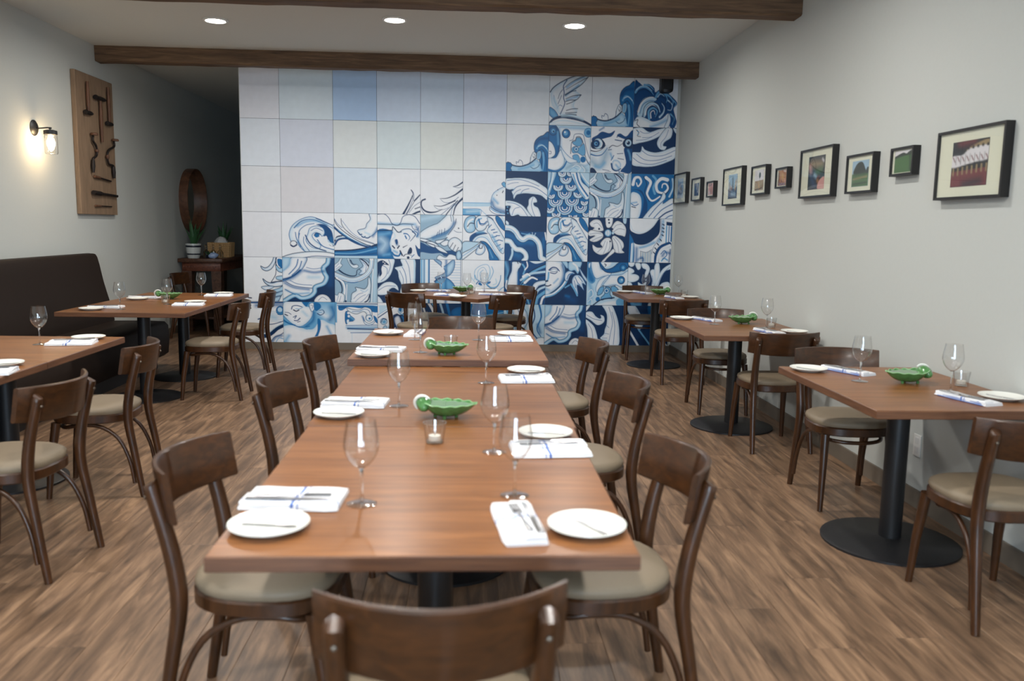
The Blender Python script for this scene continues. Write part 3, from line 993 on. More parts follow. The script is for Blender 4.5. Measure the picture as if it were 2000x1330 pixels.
ART['column'] = ('W', '''
p P | -1,-1 22,-1 22,101 -1,101
s B 2 | 9,-1 9,101
s W 4 | 15,-1 15,101
s B 3.4 | 21,-1 21,101
s L 3 | 3,-1 3,101
''' + '\n'.join('s L .8 | 72,%d 96,%d\ns T .8 | 25,%d 42,%d' % (y, y, y, y) for y in range(5, 100, 6)) + '''
F P B8 M1.2 | 31,-1 50,4 50,16 62,12 80,-1 82,16 72,34 52,42 40,44 36,40 60,26
b B 8 | 62,-1 62,50
s W 4 | 54,0 54,20
F L B8 M1.4 | 36,48 50,40 68,44 82,58 86,76 60,70 40,74
s M 3 | 34,50 48,42 60,40
b B 8 | 61,46 61,101
s M 1.2 | 97,-1 97,101
''')
ART['lotus'] = ('W', '''
s L 1.2 | 30,44 30,24 44,12 60,10 66,22 64,36
s L 1 | 36,44 38,24 50,16 58,26 56,42
s L 1.2 | 46,46 42,30 50,22
s P 3 | 56,46 66,36 66,20
s L 1.6 | 70,14 74,26 66,44 58,50
s L 2 | 30,34 34,44 40,46
s B 2.6>1 | 34,54 40,48 50,52 58,50
f B | 38,54 42,50 48,56 44,58
f B | 60,50 68,48 66,53 60,54
s L 4>1 | 58,54 68,62 82,60 90,48 92,34
s B 1.2 | 60,58 72,65 84,60 91,46 92,34
s P 2 | 80,42 82,52 74,56
s P 2 | 22,40 30,50
s L 2 | 88,70 94,64 101,60
''')
ART['armleaf'] = ('M', '''
b L 10 | 2,4 8,24 4,46
s W 3 | 6,46 4,60 8,66
s N 3 | 12,2 14,20 8,40
F W P7 K1.2 | 20,2 40,4 38,14 33,22 33,46 31,70 8,66 10,42 17,24 18,10
b B 6 | 33,26 33,68
s K 2 | 30,-1 33,6
s K 2 | 36,-1 38,5
s L 7 | 40,60 56,36 76,20 101,10
s N 3 | 38,44 60,26 82,14 101,6
s P 5 | 40,44 62,30 84,26 101,24
s N 3 | 42,54 64,36 86,34 101,32
s W 6>3 | 50,50 66,38 80,42
s W 6>3 | 46,36 56,30 62,34
F W P6 | 60,0 76,6 96,1 90,-1 62,-1
s L 4 | 44,8 50,18 46,30
s W 3 | 54,2 56,12 50,20
F W L6 K1.6 | 68,70 70,54 82,46 101,44 101,52 84,58 76,72
s L 6 | 40,66 52,58 66,66
s W 4 | 38,58 52,66 54,76
s P 5 | 76,80 84,66 101,58
s N 2 | 72,76 82,62 101,55
s L 7 | 78,101 82,84 101,70
s W 5 | 90,101 94,86 101,80
s W 4 | 44,84 52,101
s L 4 | 54,80 62,101
s N 3 | 66,82 72,101
''')
ART['statue'] = ('N', '''
b M 20 | 56,84 70,90
F W L9 K1 | -1,-1 36,-1 46,14 46,30 42,46 30,60 14,72 -1,76
b B 10 | 40,8 45,30 38,52
s M 3.4>2 | 8,20 16,14 26,15 33,22
F W P3 M1 | 10,21 20,17 30,20 20,24
s M 2 | 11,26 22,28 28,24
s L 4 | 7,26 6,40 2,46
s K 3.4 | -1,46 5,45
s K 2.6 | -1,56 6,57 13,54
b L 8 | 2,64 8,66
b L 5 | 20,50 30,40
s K 9 | -1,82 20,76 40,60 50,46
s L 7 | -1,81 20,75 40,59 50,45
s W 3 | -1,80 20,74 39,58 49,44
F P L6 M1.2 | 38,-1 50,-1 56,10 52,16 44,8
F P L6 M1.2 | 58,-1 86,-1 84,14 78,28 70,20 60,22 54,14
s W 4 | 66,4 74,10 78,20
F W L6 M1.4 | 46,36 48,26 58,21 71,27 60,31 54,44 48,44
s B 2 | 52,40 56,30 66,27
F W L6 M1.4 | 80,12 92,28 101,40 101,48 88,32
F W L7 M1.4 | 64,44 70,32 82,31 92,40 99,54 90,50 94,66 85,57 77,55 80,76 68,60
s B 1.6 | 72,36 78,48 84,54
s B 1.6 | 80,34 90,46
s B 1.6 | 70,44 74,60
s L 4 | 62,52 72,66 78,78
b B 7 | 50,79 58,81
s L 3 | 48,60 58,54
''')
ART['helmet2'] = ('P', '''
b W 20 | 50,40 90,60
F B L7 | -1,-1 9,-1 11,18 21,40 14,50 4,46 -1,30
F W P5 B1 | 3,12 3,4 8,2 6,14
F W P7 B1.2 | 10,-1 12,20 22,38 40,33 60,30 84,28 101,20 101,50 86,58 70,52 40,54 60,24 34,16 28,-1
F B M8 K1.4 | 28,-1 35,14 50,24 76,22 101,12 101,-1 80,-1 62,12 46,16 38,8 33,-1
F W P4 | 34,-1 58,-1 56,8 46,13 38,8
s K 2 | 42,4 46,6 44,9
c B K1.2 8 | 88,12
c L 3.5 | 88,12
c B K1.4 9 | 84,41
c L 5 | 84,42
c P 2.5 | 86,40
b L 12 | 6,50 12,70 8,92
s W 1.6 | 4,70 12,64 16,76 8,84
s W 1.4 | 4,92 12,86 14,98
F W P5 B1 | 22,62 30,42 48,31 54,32 40,46 28,70
s K 1.6 | 38,54 54,57 70,54
f L K1.4 | 34,58 42,58 38,72 27,77 28,66
f L K1.4 | 46,58 58,60 58,74 64,84 50,84 38,88 36,82 44,74
f L K1.4 | 60,58 68,55 78,64 70,74 62,68
c P M1.4 6 | 49,66
c B 3 | 49,66
c B P1 6 | 28,86
s K 3 | 16,101 34,88 52,84 68,82
F W P6 | 26,101 44,92 72,88 72,101
c L 10 | 83,93
''')
ART['leafspray'] = ('N', '''
F W P4 | -1,-1 14,-1 12,8 4,9
F W P4 | 16,2 28,2 29,13 22,16
F W P5 | -1,13 12,16 14,22 8,26 18,27 26,32 24,40 12,45 -1,42
F W P5 | 31,2 44,3 51,14 46,30 40,34 40,24 42,16 34,12
F W P5 | -1,46 9,48 10,58 -1,62
F W P5 | 24,46 34,50 44,44 40,58 30,66
F W P5 | 52,20 62,16 65,34 62,58 54,66 58,42
F W P5 | 62,8 72,1 75,22 71,42 65,54
F W P5 | 101,2 101,13 88,19 78,36 68,64 58,72 70,36 82,14
F W P5 | 70,66 80,48 96,44 101,54 90,60
F W P5 | 76,72 90,62 101,62 101,76 84,80
F W P5 | 50,101 64,76 78,86 84,101
F L B6 | 8,76 30,78 34,101 10,101
s B 1 | 68,56 82,26 98,9
s B 1 | 58,30 60,50
''')
ART['cornice'] = ('W', '''
b B 14 | 30,10 60,8 100,8
s M 4 | -1,3 101,2
b P 14 | 50,30 80,40
c B M1.2 11 | 93,22
c P 6 | 92,20
''' + '\n'.join('s L .9 | 68,%d 101,%d' % (y, y+1) for y in (24, 28, 32, 36, 40, 44, 48)) + '''
s M 3 | 34,44 44,40 50,36
s M 2 | 40,56 70,56 101,48
s N 10 | 40,86 58,84 72,76 84,66 101,58
s W 3 | 44,93 62,91 76,82 90,72 101,68
s P 1.4 | 42,80 60,78 74,68 86,60 101,54
b B 8 | 70,100 80,88 96,84
s M 2 | 66,101 76,88 92,82 101,76
s L 2 | 80,100 88,90 99,92
''')
ART['girl'] = ('L', '''
b P 30 | 80,20 90,40
b B 14 | 94,12 98,30 90,44
b W 12 | 72,26 82,34
F W P10 | -1,62 20,58 40,66 58,66 72,44 88,52 101,60 101,101 10,101 -1,84
F W P8 B1 | -1,10 6,-1 36,-1 44,10 56,14 57,30 51,44 41,56 30,61 18,55 6,42 -1,30
s M 2 | 16,18 18,11 26,9 36,12
s K 2.6 | 20,20 25,23 30,20
s L 1.4 | 24,17 32,17 38,13
s K 2.4 | 3,31 8,34
s M 1.4 | 3,26 10,27 15,31
s M 1.8 | 19,38 25,34 22,41
s M 2.2 | 21,46 27,46 32,40
s M 1.6 | 27,50 32,48
b P 8 | 38,24 46,34
F W P4 M1.2 | 50,6 58,2 61,14 56,24 53,20
s M 1 | 53,8 57,9 56,16
f B | 36,-1 50,-1 48,6 44,12
f B | 60,1 70,3 73,13 64,22 59,14
s M 2.4>1 | 66,28 72,32 79,26 76,19 70,21
s L 2 | 68,25 74,26
b B 9 | 59,26 57,46 44,60
s B 2 | 20,57 32,63 50,60
f B | 66,42 72,46 71,68 60,101 53,101 65,72
s B 3.4 | -1,44 8,52 22,58
s L 1.4 | 40,66 46,68
b L 10 | 4,96 10,84
b L 8 | 84,60 92,80
''')
ART['capital'] = ('W', '''
p L | -1,-1 4,-1 4,50 -1,50
s M 2.2 | 4,3 101,3
s P 2 | 4,6 101,6
f B | 7,10 12,7 101,8 101,23 86,22 82,14 70,12 58,14 44,12 30,12 16,20 8,18
b M 5 | 10,12 24,12
F W P5 K1.2 | 28,14 42,17 56,18 70,11 84,16 87,30 82,42 72,38 74,28 66,22 52,28 40,26 30,20
s B 1.4 | 40,22 56,22 68,16 80,20 84,32
c P M1.2 8 | 80,38
c W 5 | 79,37
c B 2.6 | 81,39
F W P4 M1 | 66,36 70,46 80,51 91,45 92,36 95,42 90,52 78,56 68,50
b B 6 | 64,34 68,44
f B M1 | 24,24 31,22 36,32 45,40 42,46 32,48 26,54 23,44
c W 3 | 31,26 32,34
F W P3 | 27,44 32,42 32,50 28,52
b L 6 | 36,36 44,42
f B | 90,32 97,36 101,46 101,52 94,46
s B 1.4 | 25,57 101,55
b L 9 | 28,62 101,61
s M 3.4 | 29,65 101,66
s P 2 | 30,70 101,70
s B 1.8 | 36,75 101,74
s P 1 | 39,76 39,101
''')
ART['corner'] = ('W', '''
p P | 3,6 30,6 4,26
s M 2.4 | -1,38 36,11
s L 1.6 | -1,31 34,7
p N | 46,-1 66,-1 66,30 46,34
p N | 36,30 44,26 70,34 64,62 50,62 36,68 20,72 26,58 30,56 30,46 36,44
p W | 30,70 42,60 42,101 20,101
s P 2.4 | 33,24 33,40 27,42 27,55 24,58 24,66 18,70
F P B6 W3 | 46,18 52,4 60,7 62,20 54,27 48,25
f B | 50,10 56,8 56,20 51,20
c P M1.2 8 | 14,46
c L 4 | 15,47
s M 2 | 8,48 12,40 20,42
F P L5 M1 | 12,62 18,56 22,62 18,72 12,70
p N | -1,62 8,64 10,72 -1,72
F W B5 | 40,36 50,32 56,48 54,60 46,60 40,48
s B 4 | 58,34 62,44 58,58
s L 2 | 52,26 64,30
''')
ART['ribbons'] = ('N', '''
s W 6 | 20,-1 34,30 36,101
s L 3 | 28,-1 42,30 44,101
s P 5 | 48,-1 58,40 56,101
s B 6 | 64,-1 72,40 70,101
F B M8 | 74,20 101,10 101,60 86,60
F W P5 | 80,50 101,40 101,56 88,62
s W 4 | 4,-1 14,40 10,101
''')
ART['pool'] = ('B', '''
b M 20 | 30,30 70,60
s L 3 | 0,20 40,30 100,20
F W P6 | 60,101 70,60 90,50 101,60 101,101
s M 2 | 66,99 78,66 96,66
b L 10 | 10,70 30,80
''')
ART['scroll2'] = ('P', '''
F W L8 M1 | 20,-1 50,10 60,40 48,70 60,101 20,101 30,60 24,30
s M 3 | 70,-1 76,30 68,60 82,84 101,96
s W 6 | 62,0 68,30 60,60 74,88
s B 5>2 | 86,-1 92,30 82,60 92,80
s L 4 | 4,0 12,40 6,80
s M 1.6 | 34,10 42,40 34,70
b B 10 | 84,50 90,70
F W P5 K1 | 70,101 84,84 101,84 101,101
s B 2 | 12,20 22,60 14,100
''')
ART['navyleaf3'] = ('N', '''
F W P7 | 40,-1 62,-1 72,16 80,40 84,70 82,101 52,101 54,90 44,87 37,82 46,72 48,60 52,46 52,24 46,10
s B 1.2 | 56,4 66,40 62,70 58,98
s B 1.2 | 64,16 72,50 70,98
s B 1 | 52,50 58,56
s B 1 | 48,70 58,72
s B 1 | 42,82 54,82
F W P6 | -1,18 14,16 24,27 34,33 38,30 36,24 44,27 46,38 40,46 28,49 12,37 -1,29
s B 1.2 | 2,24 20,34 40,38
F W P6 | -1,36 12,44 24,60 32,101 8,101 6,80 4,58
s B 1.2 | 6,46 16,64 20,98
F W P4 | -1,4 10,-1 4,10 -1,14
''')
ART['diag'] = ('N', '''
F W P6 | 0,0 20,0 40,40 30,60 10,30
s L 4 | 30,60 60,101
s W 5 | 6,60 30,101
F B M6 | 50,0 90,0 80,50 60,40
s W 3 | 60,60 100,101
''')
def blank(r, g, b): return (srgb(r, g, b), '')
MC = [-2.545, -2.110, -1.518, -1.030, -.541, -.058, .430, .911, 1.395, 1.877, 2.378]
MR = [ZC-.004, 2.598, 2.076, 1.568, 1.058, .551, .079]
GRID = [
    [(224, 227, 236), (214, 228, 238), (180, 208, 242), (206, 222, 243), (212, 227, 245), (220, 230, 248), (228, 234, 241), 'wing', 'hat', 'hair'],  # plain tints lightened here to make up for the beam's shade
    [(220, 228, 238), (210, 217, 232), (222, 229, 231), (216, 229, 234), (222, 228, 226), (226, 230, 232), 'hat', 'helmet', 'eyes', 'leafband'],
    [(220, 224, 230), (214, 214, 220), (212, 226, 240), 'grass', 'plant', 'ball', 'navyleaf', 'scales', 'scroll', 'curlface'],
    [(224, 227, 234), 'swirl', 'foot', 'lion', 'arm', 'wave', 'mould', 'wave', 'flower', 'arch'],
    ['pagoda', 'vase', 'scroll', 'navyleaf2', 'column', 'lotus', 'armleaf', 'statue', 'helmet2', 'leafspray'],
    ['cornice', 'girl', 'capital', 'corner', 'ribbons', 'pool', 'scroll2', 'vase', 'navyleaf3', 'diag']]
_pc = {}
def picture_mesh(name, img, w, h, mat, depth=.004, back=True):
    """flat painted panel in the XZ plane facing -Y; img[row, col] with row 0 at the top"""
    ny, nx = img.shape[0]-1, img.shape[1]-1
    gx, gz = np.meshgrid(np.linspace(-w/2, w/2, nx+1), np.linspace(h/2, -h/2, ny+1))
    v = np.stack([gx.ravel(), np.zeros(gx.size), gz.ravel()], 1)
    k = len(v); i = np.arange(ny)[:, None]*(nx+1)+np.arange(nx)[None, :]
    f = np.stack([i, i+nx+1, i+nx+2, i+1], -1).reshape(-1, 4)
    c = [0, nx, ny*(nx+1)+nx, ny*(nx+1)]
    vb = v[c].copy(); vb[:, 1] = depth
    sides = np.array([[c[0], c[1], k+1, k], [c[1], c[2], k+2, k+1], [c[2], c[3], k+3, k+2], [c[3], c[0], k, k+3], [k, k+1, k+2, k+3]])
    V = np.concatenate([v, vb]); Fc = np.concatenate([f, sides])
    me = bpy.data.meshes.new(name); me.vertices.add(len(V)); me.vertices.foreach_set('co', V.astype(np.float32).ravel())
    me.loops.add(Fc.size); me.loops.foreach_set('vertex_index', Fc.astype(np.int32).ravel())
    me.polygons.add(len(Fc)); me.polygons.foreach_set('loop_start', np.arange(0, Fc.size, 4, dtype=np.int32))
    me.polygons.foreach_set('use_smooth', np.zeros(len(Fc), bool))
    me.update(calc_edges=True)
    at = me.color_attributes.new('paint', 'FLOAT_COLOR', 'POINT')
    colr = np.ones((len(V), 4), np.float32); colr[:k, :3] = img.reshape(-1, 3); colr[k:, :3] = img.reshape(-1, 3)[c]
    at.data.foreach_set('color', colr.ravel())
    me.materials.append(M[mat])
    return me
link('joint_bed', MB().box(MC[0]+.002, MC[-1]-.002, YM-.0008, YM+.002, MR[-1]+.002, MR[0]-.001).mesh('joint_bed', 'grout', False), wall_back)
for r_ in range(6):
    for c_ in range(10):
        g = .0018
        x0, x1, z1, z0 = MC[c_]+g, MC[c_+1]-g, MR[r_]-g, MR[r_+1]+g
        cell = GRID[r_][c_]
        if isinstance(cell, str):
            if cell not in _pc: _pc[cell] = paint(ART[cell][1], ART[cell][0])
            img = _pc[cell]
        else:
            img = np.empty((5, 5, 3)); img[:] = srgb(*cell)      # plain printed tint, brightened in the top row against the beam's shade
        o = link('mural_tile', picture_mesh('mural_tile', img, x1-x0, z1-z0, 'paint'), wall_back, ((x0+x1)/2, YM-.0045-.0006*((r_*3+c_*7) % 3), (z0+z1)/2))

# ------------------------------------------------------------------ recessed lights
lens = MB().lathe([(.001, .004), (.05, .003), (.084, .002)], 32, cap0=True).mesh('lens', 'lamp')
trim = MB().lathe([(.084, .0), (.086, -.006), (.098, -.008), (.108, -.002), (.108, .006), (.084, .006)], 32).mesh('trim_ring', 'plastic')
def downlight(x, y, label, group='recessed ceiling lights', lamp='downlight_lamp'):
    e = place('recessed_light', [('lens', lens, []), ('trim_ring', trim, [])], label, 'ceiling light', (x, y, ZC-.007), group=group)
    l = bpy.data.lights.new(lamp, 'AREA'); l.shape = 'DISK'; l.size = .15; l.energy = DOWNLIGHT_W; l.color = DOWNLIGHT_COL; l.spread = R(172)
    o = link(lamp, l, e, (0, 0, -.012))
    return e
downlight(-2.21, 7.75, 'round recessed ceiling light between the beams, on the bench side')
downlight(-.64, 7.53, 'round recessed ceiling light between the beams, middle one')
downlight(.91, 7.54, 'round recessed ceiling light between the beams, on the picture wall side')
for y in (4.6, 1.7, -1.2):
    for x in (-2.2, -.64, .91):
        downlight(x, y, 'round recessed ceiling light, %s row on the window side of the beams, %s' % ({4.6: 'first', 1.7: 'second', -1.2: 'third'}[y], {-2.2: 'bench side', -.64: 'middle', .91: 'picture wall side'}[x]), group='recessed ceiling lights by the windows', lamp='downlight_lamp_offscreen')

# ------------------------------------------------------------------ dining chair
def seat_outline(s=1.0, n=32):
    out = []
    for k in range(n):
        a = 2*PI*k/n; c, si = math.cos(a), math.sin(a); e = 2/2.9
        w = .208 if si > 0 else .208-.022*abs(si)
        out.append((w*s*math.copysign(abs(c)**e, c), .005+.205*s*math.copysign(abs(si)**e, si)))
    return out
def ring_at(s, z): return [(x, y, z) for x, y in seat_outline(s)]
rim_me = MB().loft([ring_at(.95, .395), ring_at(1.0, .402), ring_at(1.0, .436), ring_at(.97, .443)]).mesh('seat_rim', 'chair')
cush_me = MB().loft([ring_at(.965, .443), ring_at(.99, .455), ring_at(.975, .468), ring_at(.90, .478), ring_at(.7, .484), ring_at(.35, .487), ring_at(.05, .488)]).mesh('cushion', 'fabric', 60)
def chair_legs(sx):
    rear = MB().tube(spline([(sx*.196, -.262, 0), (sx*.19, -.222, .24), (sx*.184, -.195, .42), (sx*.186, -.21, .57), (sx*.189, -.254, .742), (sx*.189, -.256, .754)], k=4),
        [.0155+.0085*min(1, t*2.2) - .006*max(0, (t-.5)*2) - (.009 if t > .985 else 0) for t in np.linspace(0, 1, 21)], 10).mesh('leg', 'chair', 60)
    front = MB().tube([(sx*.186, .212, 0), (sx*.178, .195, .2), (sx*.166, .165, .40)], [.014, .0185, .0235], 10).mesh('leg', 'chair', 60)
    return rear, front
def plate_y(u, z): return -.300+.102*u*u-(z-.72)*.16
bk = MB(); rings = []
us = np.linspace(-1, 1, 19)
for u in us:
    x = .232*u; h0 = .650+.012*abs(u)**3; h1 = .800; th = .019; e = .005
    r = []
    for z, dy in ((h0, e), (h0+e, 0), (h1-e, 0), (h1, e), (h1, th-e), (h1-e, th), (h0+e, th), (h0, th-e)): r.append((x, plate_y(u, z)+dy, z))
    rings.append(r)
bk.loft(rings)
back_me = bk.mesh('backrest', 'chair_back', 40)
hoop_pts = spline([(.192, -.218, .075), (.187, -.195, .20), (.178, -.14, .315), (.168, -.05, .375), (.160, .05, .382), (.140, .125, .368), (.08, .168, .362), (0, .178, .360), (-.08, .168, .362), (-.140, .125, .368), (-.160, .05, .382), (-.168, -.05, .375), (-.178, -.14, .315), (-.187, -.195, .20), (-.192, -.218, .075)], k=4)
hoop_me = MB().tube(hoop_pts, .0105, 8).mesh('stretcher_hoop', 'chair', 60)
bolt_me = [MB().lathe([(.0065, -.270), (.0055, -.275), (.001, -.277)], 10, c=(sx*.189, 0, .722), axis='y', cap1=True, cap0=True).mesh('bolt', 'bolt') for sx in (-1, 1)]
LEG = [chair_legs(1), chair_legs(-1)]
CHAIR = [('seat_rim', rim_me, []), ('cushion', cush_me, []), ('backrest', back_me, [('bolt', bolt_me[0]), ('bolt', bolt_me[1])]), ('stretcher_hoop', hoop_me, [])] + [('leg', me, []) for pair in LEG for me in pair]
def chair(mid, rz, label, group):
    """mid: middle of the back plate seen from above; the seat centre lies .22 m in front of it"""
    a = R(rz); f = (-math.sin(a), math.cos(a))
    place('dining_chair', CHAIR, label, 'chair', (mid[0]+f[0]*.205, mid[1]+f[1]*.205, 0), a, group)
G1 = 'chairs around the long middle table'; G2 = 'chairs along the picture wall'; G3 = 'chairs along the bench tables'; G4 = 'chairs around the turned square table'
bs, ps = 'bench side of the long table', 'picture wall side of the long table'
for nm, mid, rz in (('farthest from the mural', (-.765, 2.38), -94), ('the middle one', (-.775, 3.57), -96), ('closest to the mural', (-.81, 4.75), -97)):
    chair(mid, rz, 'brown bentwood chair, %s, %s' % (bs, nm), G1)
for nm, mid, rz in (('farthest from the mural', (.605, 2.38), 94), ('the middle one', (.685, 3.56), 96), ('closest to the mural', (.71, 4.76), 95)):
    chair(mid, rz, 'brown bentwood chair, %s, %s' % (ps, nm), G1)
chair((-.04, 1.46), 4, 'brown bentwood chair at the end of the long table, facing the mural', G1)
chair((-.045, 5.97), 181, 'brown bentwood chair at the end of the long table, back towards the mural', G1)
chair((-.52, 9.42), 210, 'brown bentwood chair at the turned square table, mural corner on the bench side', G4)
chair((-.60, 8.2), -36, 'brown bentwood chair at the turned square table, bench side, turned to the mural', G4)
chair((.395, 8.135), 44, 'brown bentwood chair at the turned square table, picture wall side, facing the mural', G4)
chair((.60, 9.27), 125, 'brown bentwood chair at the turned square table, mural corner on the picture wall side', G4)
chair((2.01, 9.53), 173, 'brown bentwood chair tucked between the mural and the picture wall table', G2)
chair((2.03, 7.73), 1, 'brown bentwood chair facing the mural at the picture wall table nearest the mural', G2)
chair((2.055, 6.82), 176, 'brown bentwood chair with back to the mural at the middle picture wall table', G2)
chair((2.07, 5.32), 1, 'brown bentwood chair facing the mural at the middle picture wall table', G2)
chair((2.07, 4.55), 176, 'brown bentwood chair, back to the mural, at the table by the wall outlet', G2)
chair((2.06, 2.86), 1, 'brown bentwood chair facing the mural at the table by the wall outlet', G2)
chair((-1.90, 7.05), 92, 'brown bentwood chair at the bench tables near the mural, farther from the mural', G3)
chair((-1.925, 8.10), 95, 'brown bentwood chair at the bench tables near the mural, closest to the mural', G3)
chair((-1.77, 4.58), 95, 'brown bentwood chair at the bench tables by the windows, on the mural end', G3)
chair((-1.70, 3.50), 84, 'brown bentwood chair at the bench tables by the windows, on the window end', G3)
chair((-3.60, 10.75), -94, 'brown bentwood chair standing against the wall beside the console', 'spare chair by the console')

# ------------------------------------------------------------------ tables
def table(x0, x1, y0, y1, label, top='tabletop', zt=.75, rz=0, ped=None, group=None):
    w, l = (x1-x0)/2, (y1-y0)/2; t = .036
    tb = MB(); b = .003
    ring = lambda i, z: [(-w+i, -l+i, z), (w-i, -l+i, z), (w-i, l-i, z), (-w+i, l-i, z)]
    tb.loft([ring(b, zt-t), ring(0, zt-t+b), ring(0, zt-b), ring(b, zt)], 1, True, False)
    tb.add(ring(b, zt), [(0, 1, 2, 3)], 0)
    r = .285 if not ped else ped
    base = MB().lathe([(.0005, 0), (r, 0), (r, .010), (r-.02, .017), (.06, .026), (.05, .03), (.0005, .03)], 40).mesh('pedestal_base', 'black', 30)
    colm = MB().lathe([(.0005, .025), (.050, .025), (.050, zt-t-.012), (.0005, zt-t-.012)], 24).mesh('column', 'black', 30)
    sp = MB().box(-.24, .24, -.025, .025, zt-t-.014, zt-t).box(-.025, .025, -.24, -.025, zt-t-.014, zt-t).box(-.025, .025, .025, .24, zt-t-.014, zt-t).mesh('top_bracket', 'black', False)
    place('dining_table', [('tabletop', tb.mesh('tabletop', [top, 'table_edge'], False), []), ('column', colm, []), ('pedestal_base', base, []), ('top_bracket', sp, [])],
          label, 'table', ((x0+x1)/2, (y0+y1)/2, 0), R(rz), group)
gl = 'tables pushed together in the long middle row'
table(-.548, .382, 1.72, 2.882, 'walnut pedestal table in the long row, end farthest from the mural', group=gl)
table(-.555, .392, 2.886, 4.15, 'walnut pedestal table in the middle of the long row', group=gl)
table(-.588, .412, 4.14, 5.38, 'walnut pedestal table in the long row, slightly higher, end nearest the mural', zt=.788, group=gl)
gp = 'tables along the picture wall'
table(1.63, 2.39, 3.185, 4.25, 'walnut pedestal table against the picture wall, above the wall outlet', ped=.31, group=gp)
table(1.585, 2.375, 5.48, 6.60, 'walnut pedestal table against the picture wall, middle of three', ped=.30, group=gp)
table(1.62, 2.39, 8.33, 9.28, 'walnut pedestal table against the picture wall, nearest the mural', group=gp)
gb = 'tables along the bench'
table(-3.12, -2.15, 6.50, 7.44, 'walnut pedestal table at the bench, second from the mural', group=gb)
table(-3.12, -2.15, 7.445, 8.40, 'walnut pedestal table at the bench, closest to the mural', group=gb)
table(-2.98, -2.06, 4.20, 5.14, 'walnut pedestal table at the bench, third from the mural', group=gb)
table(-2.98, -2.06, 3.25, 4.195, 'walnut pedestal table at the bench, farthest from the mural', group=gb)
def turned_table():
    global place
    old = place
    def moved(name, parts, label, cat, loc, rz=0, group=None, rot=None): return old(name, parts, label, cat, (-.01, 8.76, 0), R(55), group, rot)
    place = moved
    table(-.49, .49, -.49, .49, 'square walnut pedestal table turned cornerwise before the mural')
    place = old
turned_table()

# ------------------------------------------------------------------ bench along the left wall
def bench():
    y0, y1 = 3.0, 8.42
    L = y1-y0
    def ext(prof, ya, yb, inset=.03):
        c = np.mean(prof, axis=0); rr = []
        for y, s in ((ya, .93), (ya+inset*.4, .985), (ya+inset, 1), (yb-inset, 1), (yb-inset*.4, .985), (yb, .93)):
            rr.append([(c[0]+(x-c[0])*s, y, c[1]+(z-c[1])*s) for x, z in prof])
        return MB().loft(rr)
    bp = spline([(-.115, .44), (-.112, .75), (-.11, 1.05), (-.075, 1.115), (.0, 1.122), (.05, 1.09), (.10, .85), (.17, .58), (.19, .47)], k=3) + [(.15, .44)]
    sp_ = [(-.10, .13), (.66, .13), (.70, .16), (.712, .30), (.705, .43), (.67, .468), (.5, .474), (.2, .47), (-.1, .46)]
    parts = [('backrest', ext(bp, 0, L).mesh('backrest', 'bench', 50), []),
             ('seat', ext(sp_, 0, L).mesh('seat', 'bench', 50), []),
             ('plinth', MB().box(-.10, .60, .06, L-.06, 0, .135).mesh('plinth', 'black', False), [])]
    place('banquette_bench', parts, 'long dark brown upholstered banquette bench against the wall', 'bench', (-3.645, y0, 0))
bench()

# ------------------------------------------------------------------ tableware
def plate_mesh():
    return MB().lathe([(.0005, .003), (.052, .003), (.056, 0), (.060, .002), (.086, .012), (.0925, .0165), (.092, .0185), (.085, .0165), (.062, .0075), (.0005, .0065)], 40).mesh('side_plate', 'white')
def napkin_mesh(sx=1.0, sy=1.0):
    mb = MB(); rnd = random.Random(3)
    def slab(x0, x1, y0, y1, z0, z1, wob):
        nx = 9; rows = []
        for i in range(nx+1):
            x = x0+(x1-x0)*i/nx; d = wob*math.sin(i*1.3); e = .006; ins = e if i in (0, nx) else 0
            h = z1+wob*.5*math.cos(i*.9)
            rows.append([(x, y0+ins+d, z0+.002), (x, y0+ins+d, h-.003), (x, y0+e+ins+d, h), (x, y1-e-ins+d, h), (x, y1-ins+d, h-.003), (x, y1-ins+d, z0+.002), (x, y1-e-ins+d, z0), (x, y0+e+ins+d, z0)])
        mb.loft([[tuple(p) for p in r] for r in rows])
    slab(-.122, .122, -.083, .083, 0, .007, .0012)
    slab(-.119, .121, -.081, .080, .0065, .0135, .0016)
    slab(-.120, .117, -.079, .010, .013, .019, .0018)
    mb.v = [(x*sx, y*sy, z) for x, y, z in mb.v]
    return mb.mesh('napkin', 'napkin', 50)
def fork_mesh():
    mb = MB(); t = .0022
    mb.tube([(-.095, 0, .003), (-.06, 0, .003), (-.01, 0, .0035), (.03, 0, .003)], [.008, .006, .0032, .004], 8, flat=.35)
    mb.bbox(.028, .052, -.0115, .0115, .0018, .0042, .001)
    for k in (-1.5, -.5, .5, 1.5): mb.bbox(.051, .094, k*.0064-.0016, k*.0064+.0016, .002, .0042, .0006)
    return mb.mesh('fork', 'steel')
def knife_mesh():
    mb = MB()
    mb.tube([(-.105, 0, .004), (-.06, 0, .004), (-.005, 0, .004)], [.0085, .0075, .006], 8, flat=.5)
    mb.loft([[(-.006, -.006, .002), (-.006, .007, .002), (-.006, .007, .0045), (-.006, -.006, .0045)], [(.05, -.008, .002), (.05, .008, .0022), (.05, .008, .0042), (.05, -.008, .003)], [(.10, -.004, .002), (.10, .007, .0022), (.10, .007, .0042), (.10, -.004, .003)], [(.112, .004, .002), (.112, .006, .0022), (.112, .006, .004), (.112, .004, .003)]])
    return mb.mesh('table_knife', 'steel')
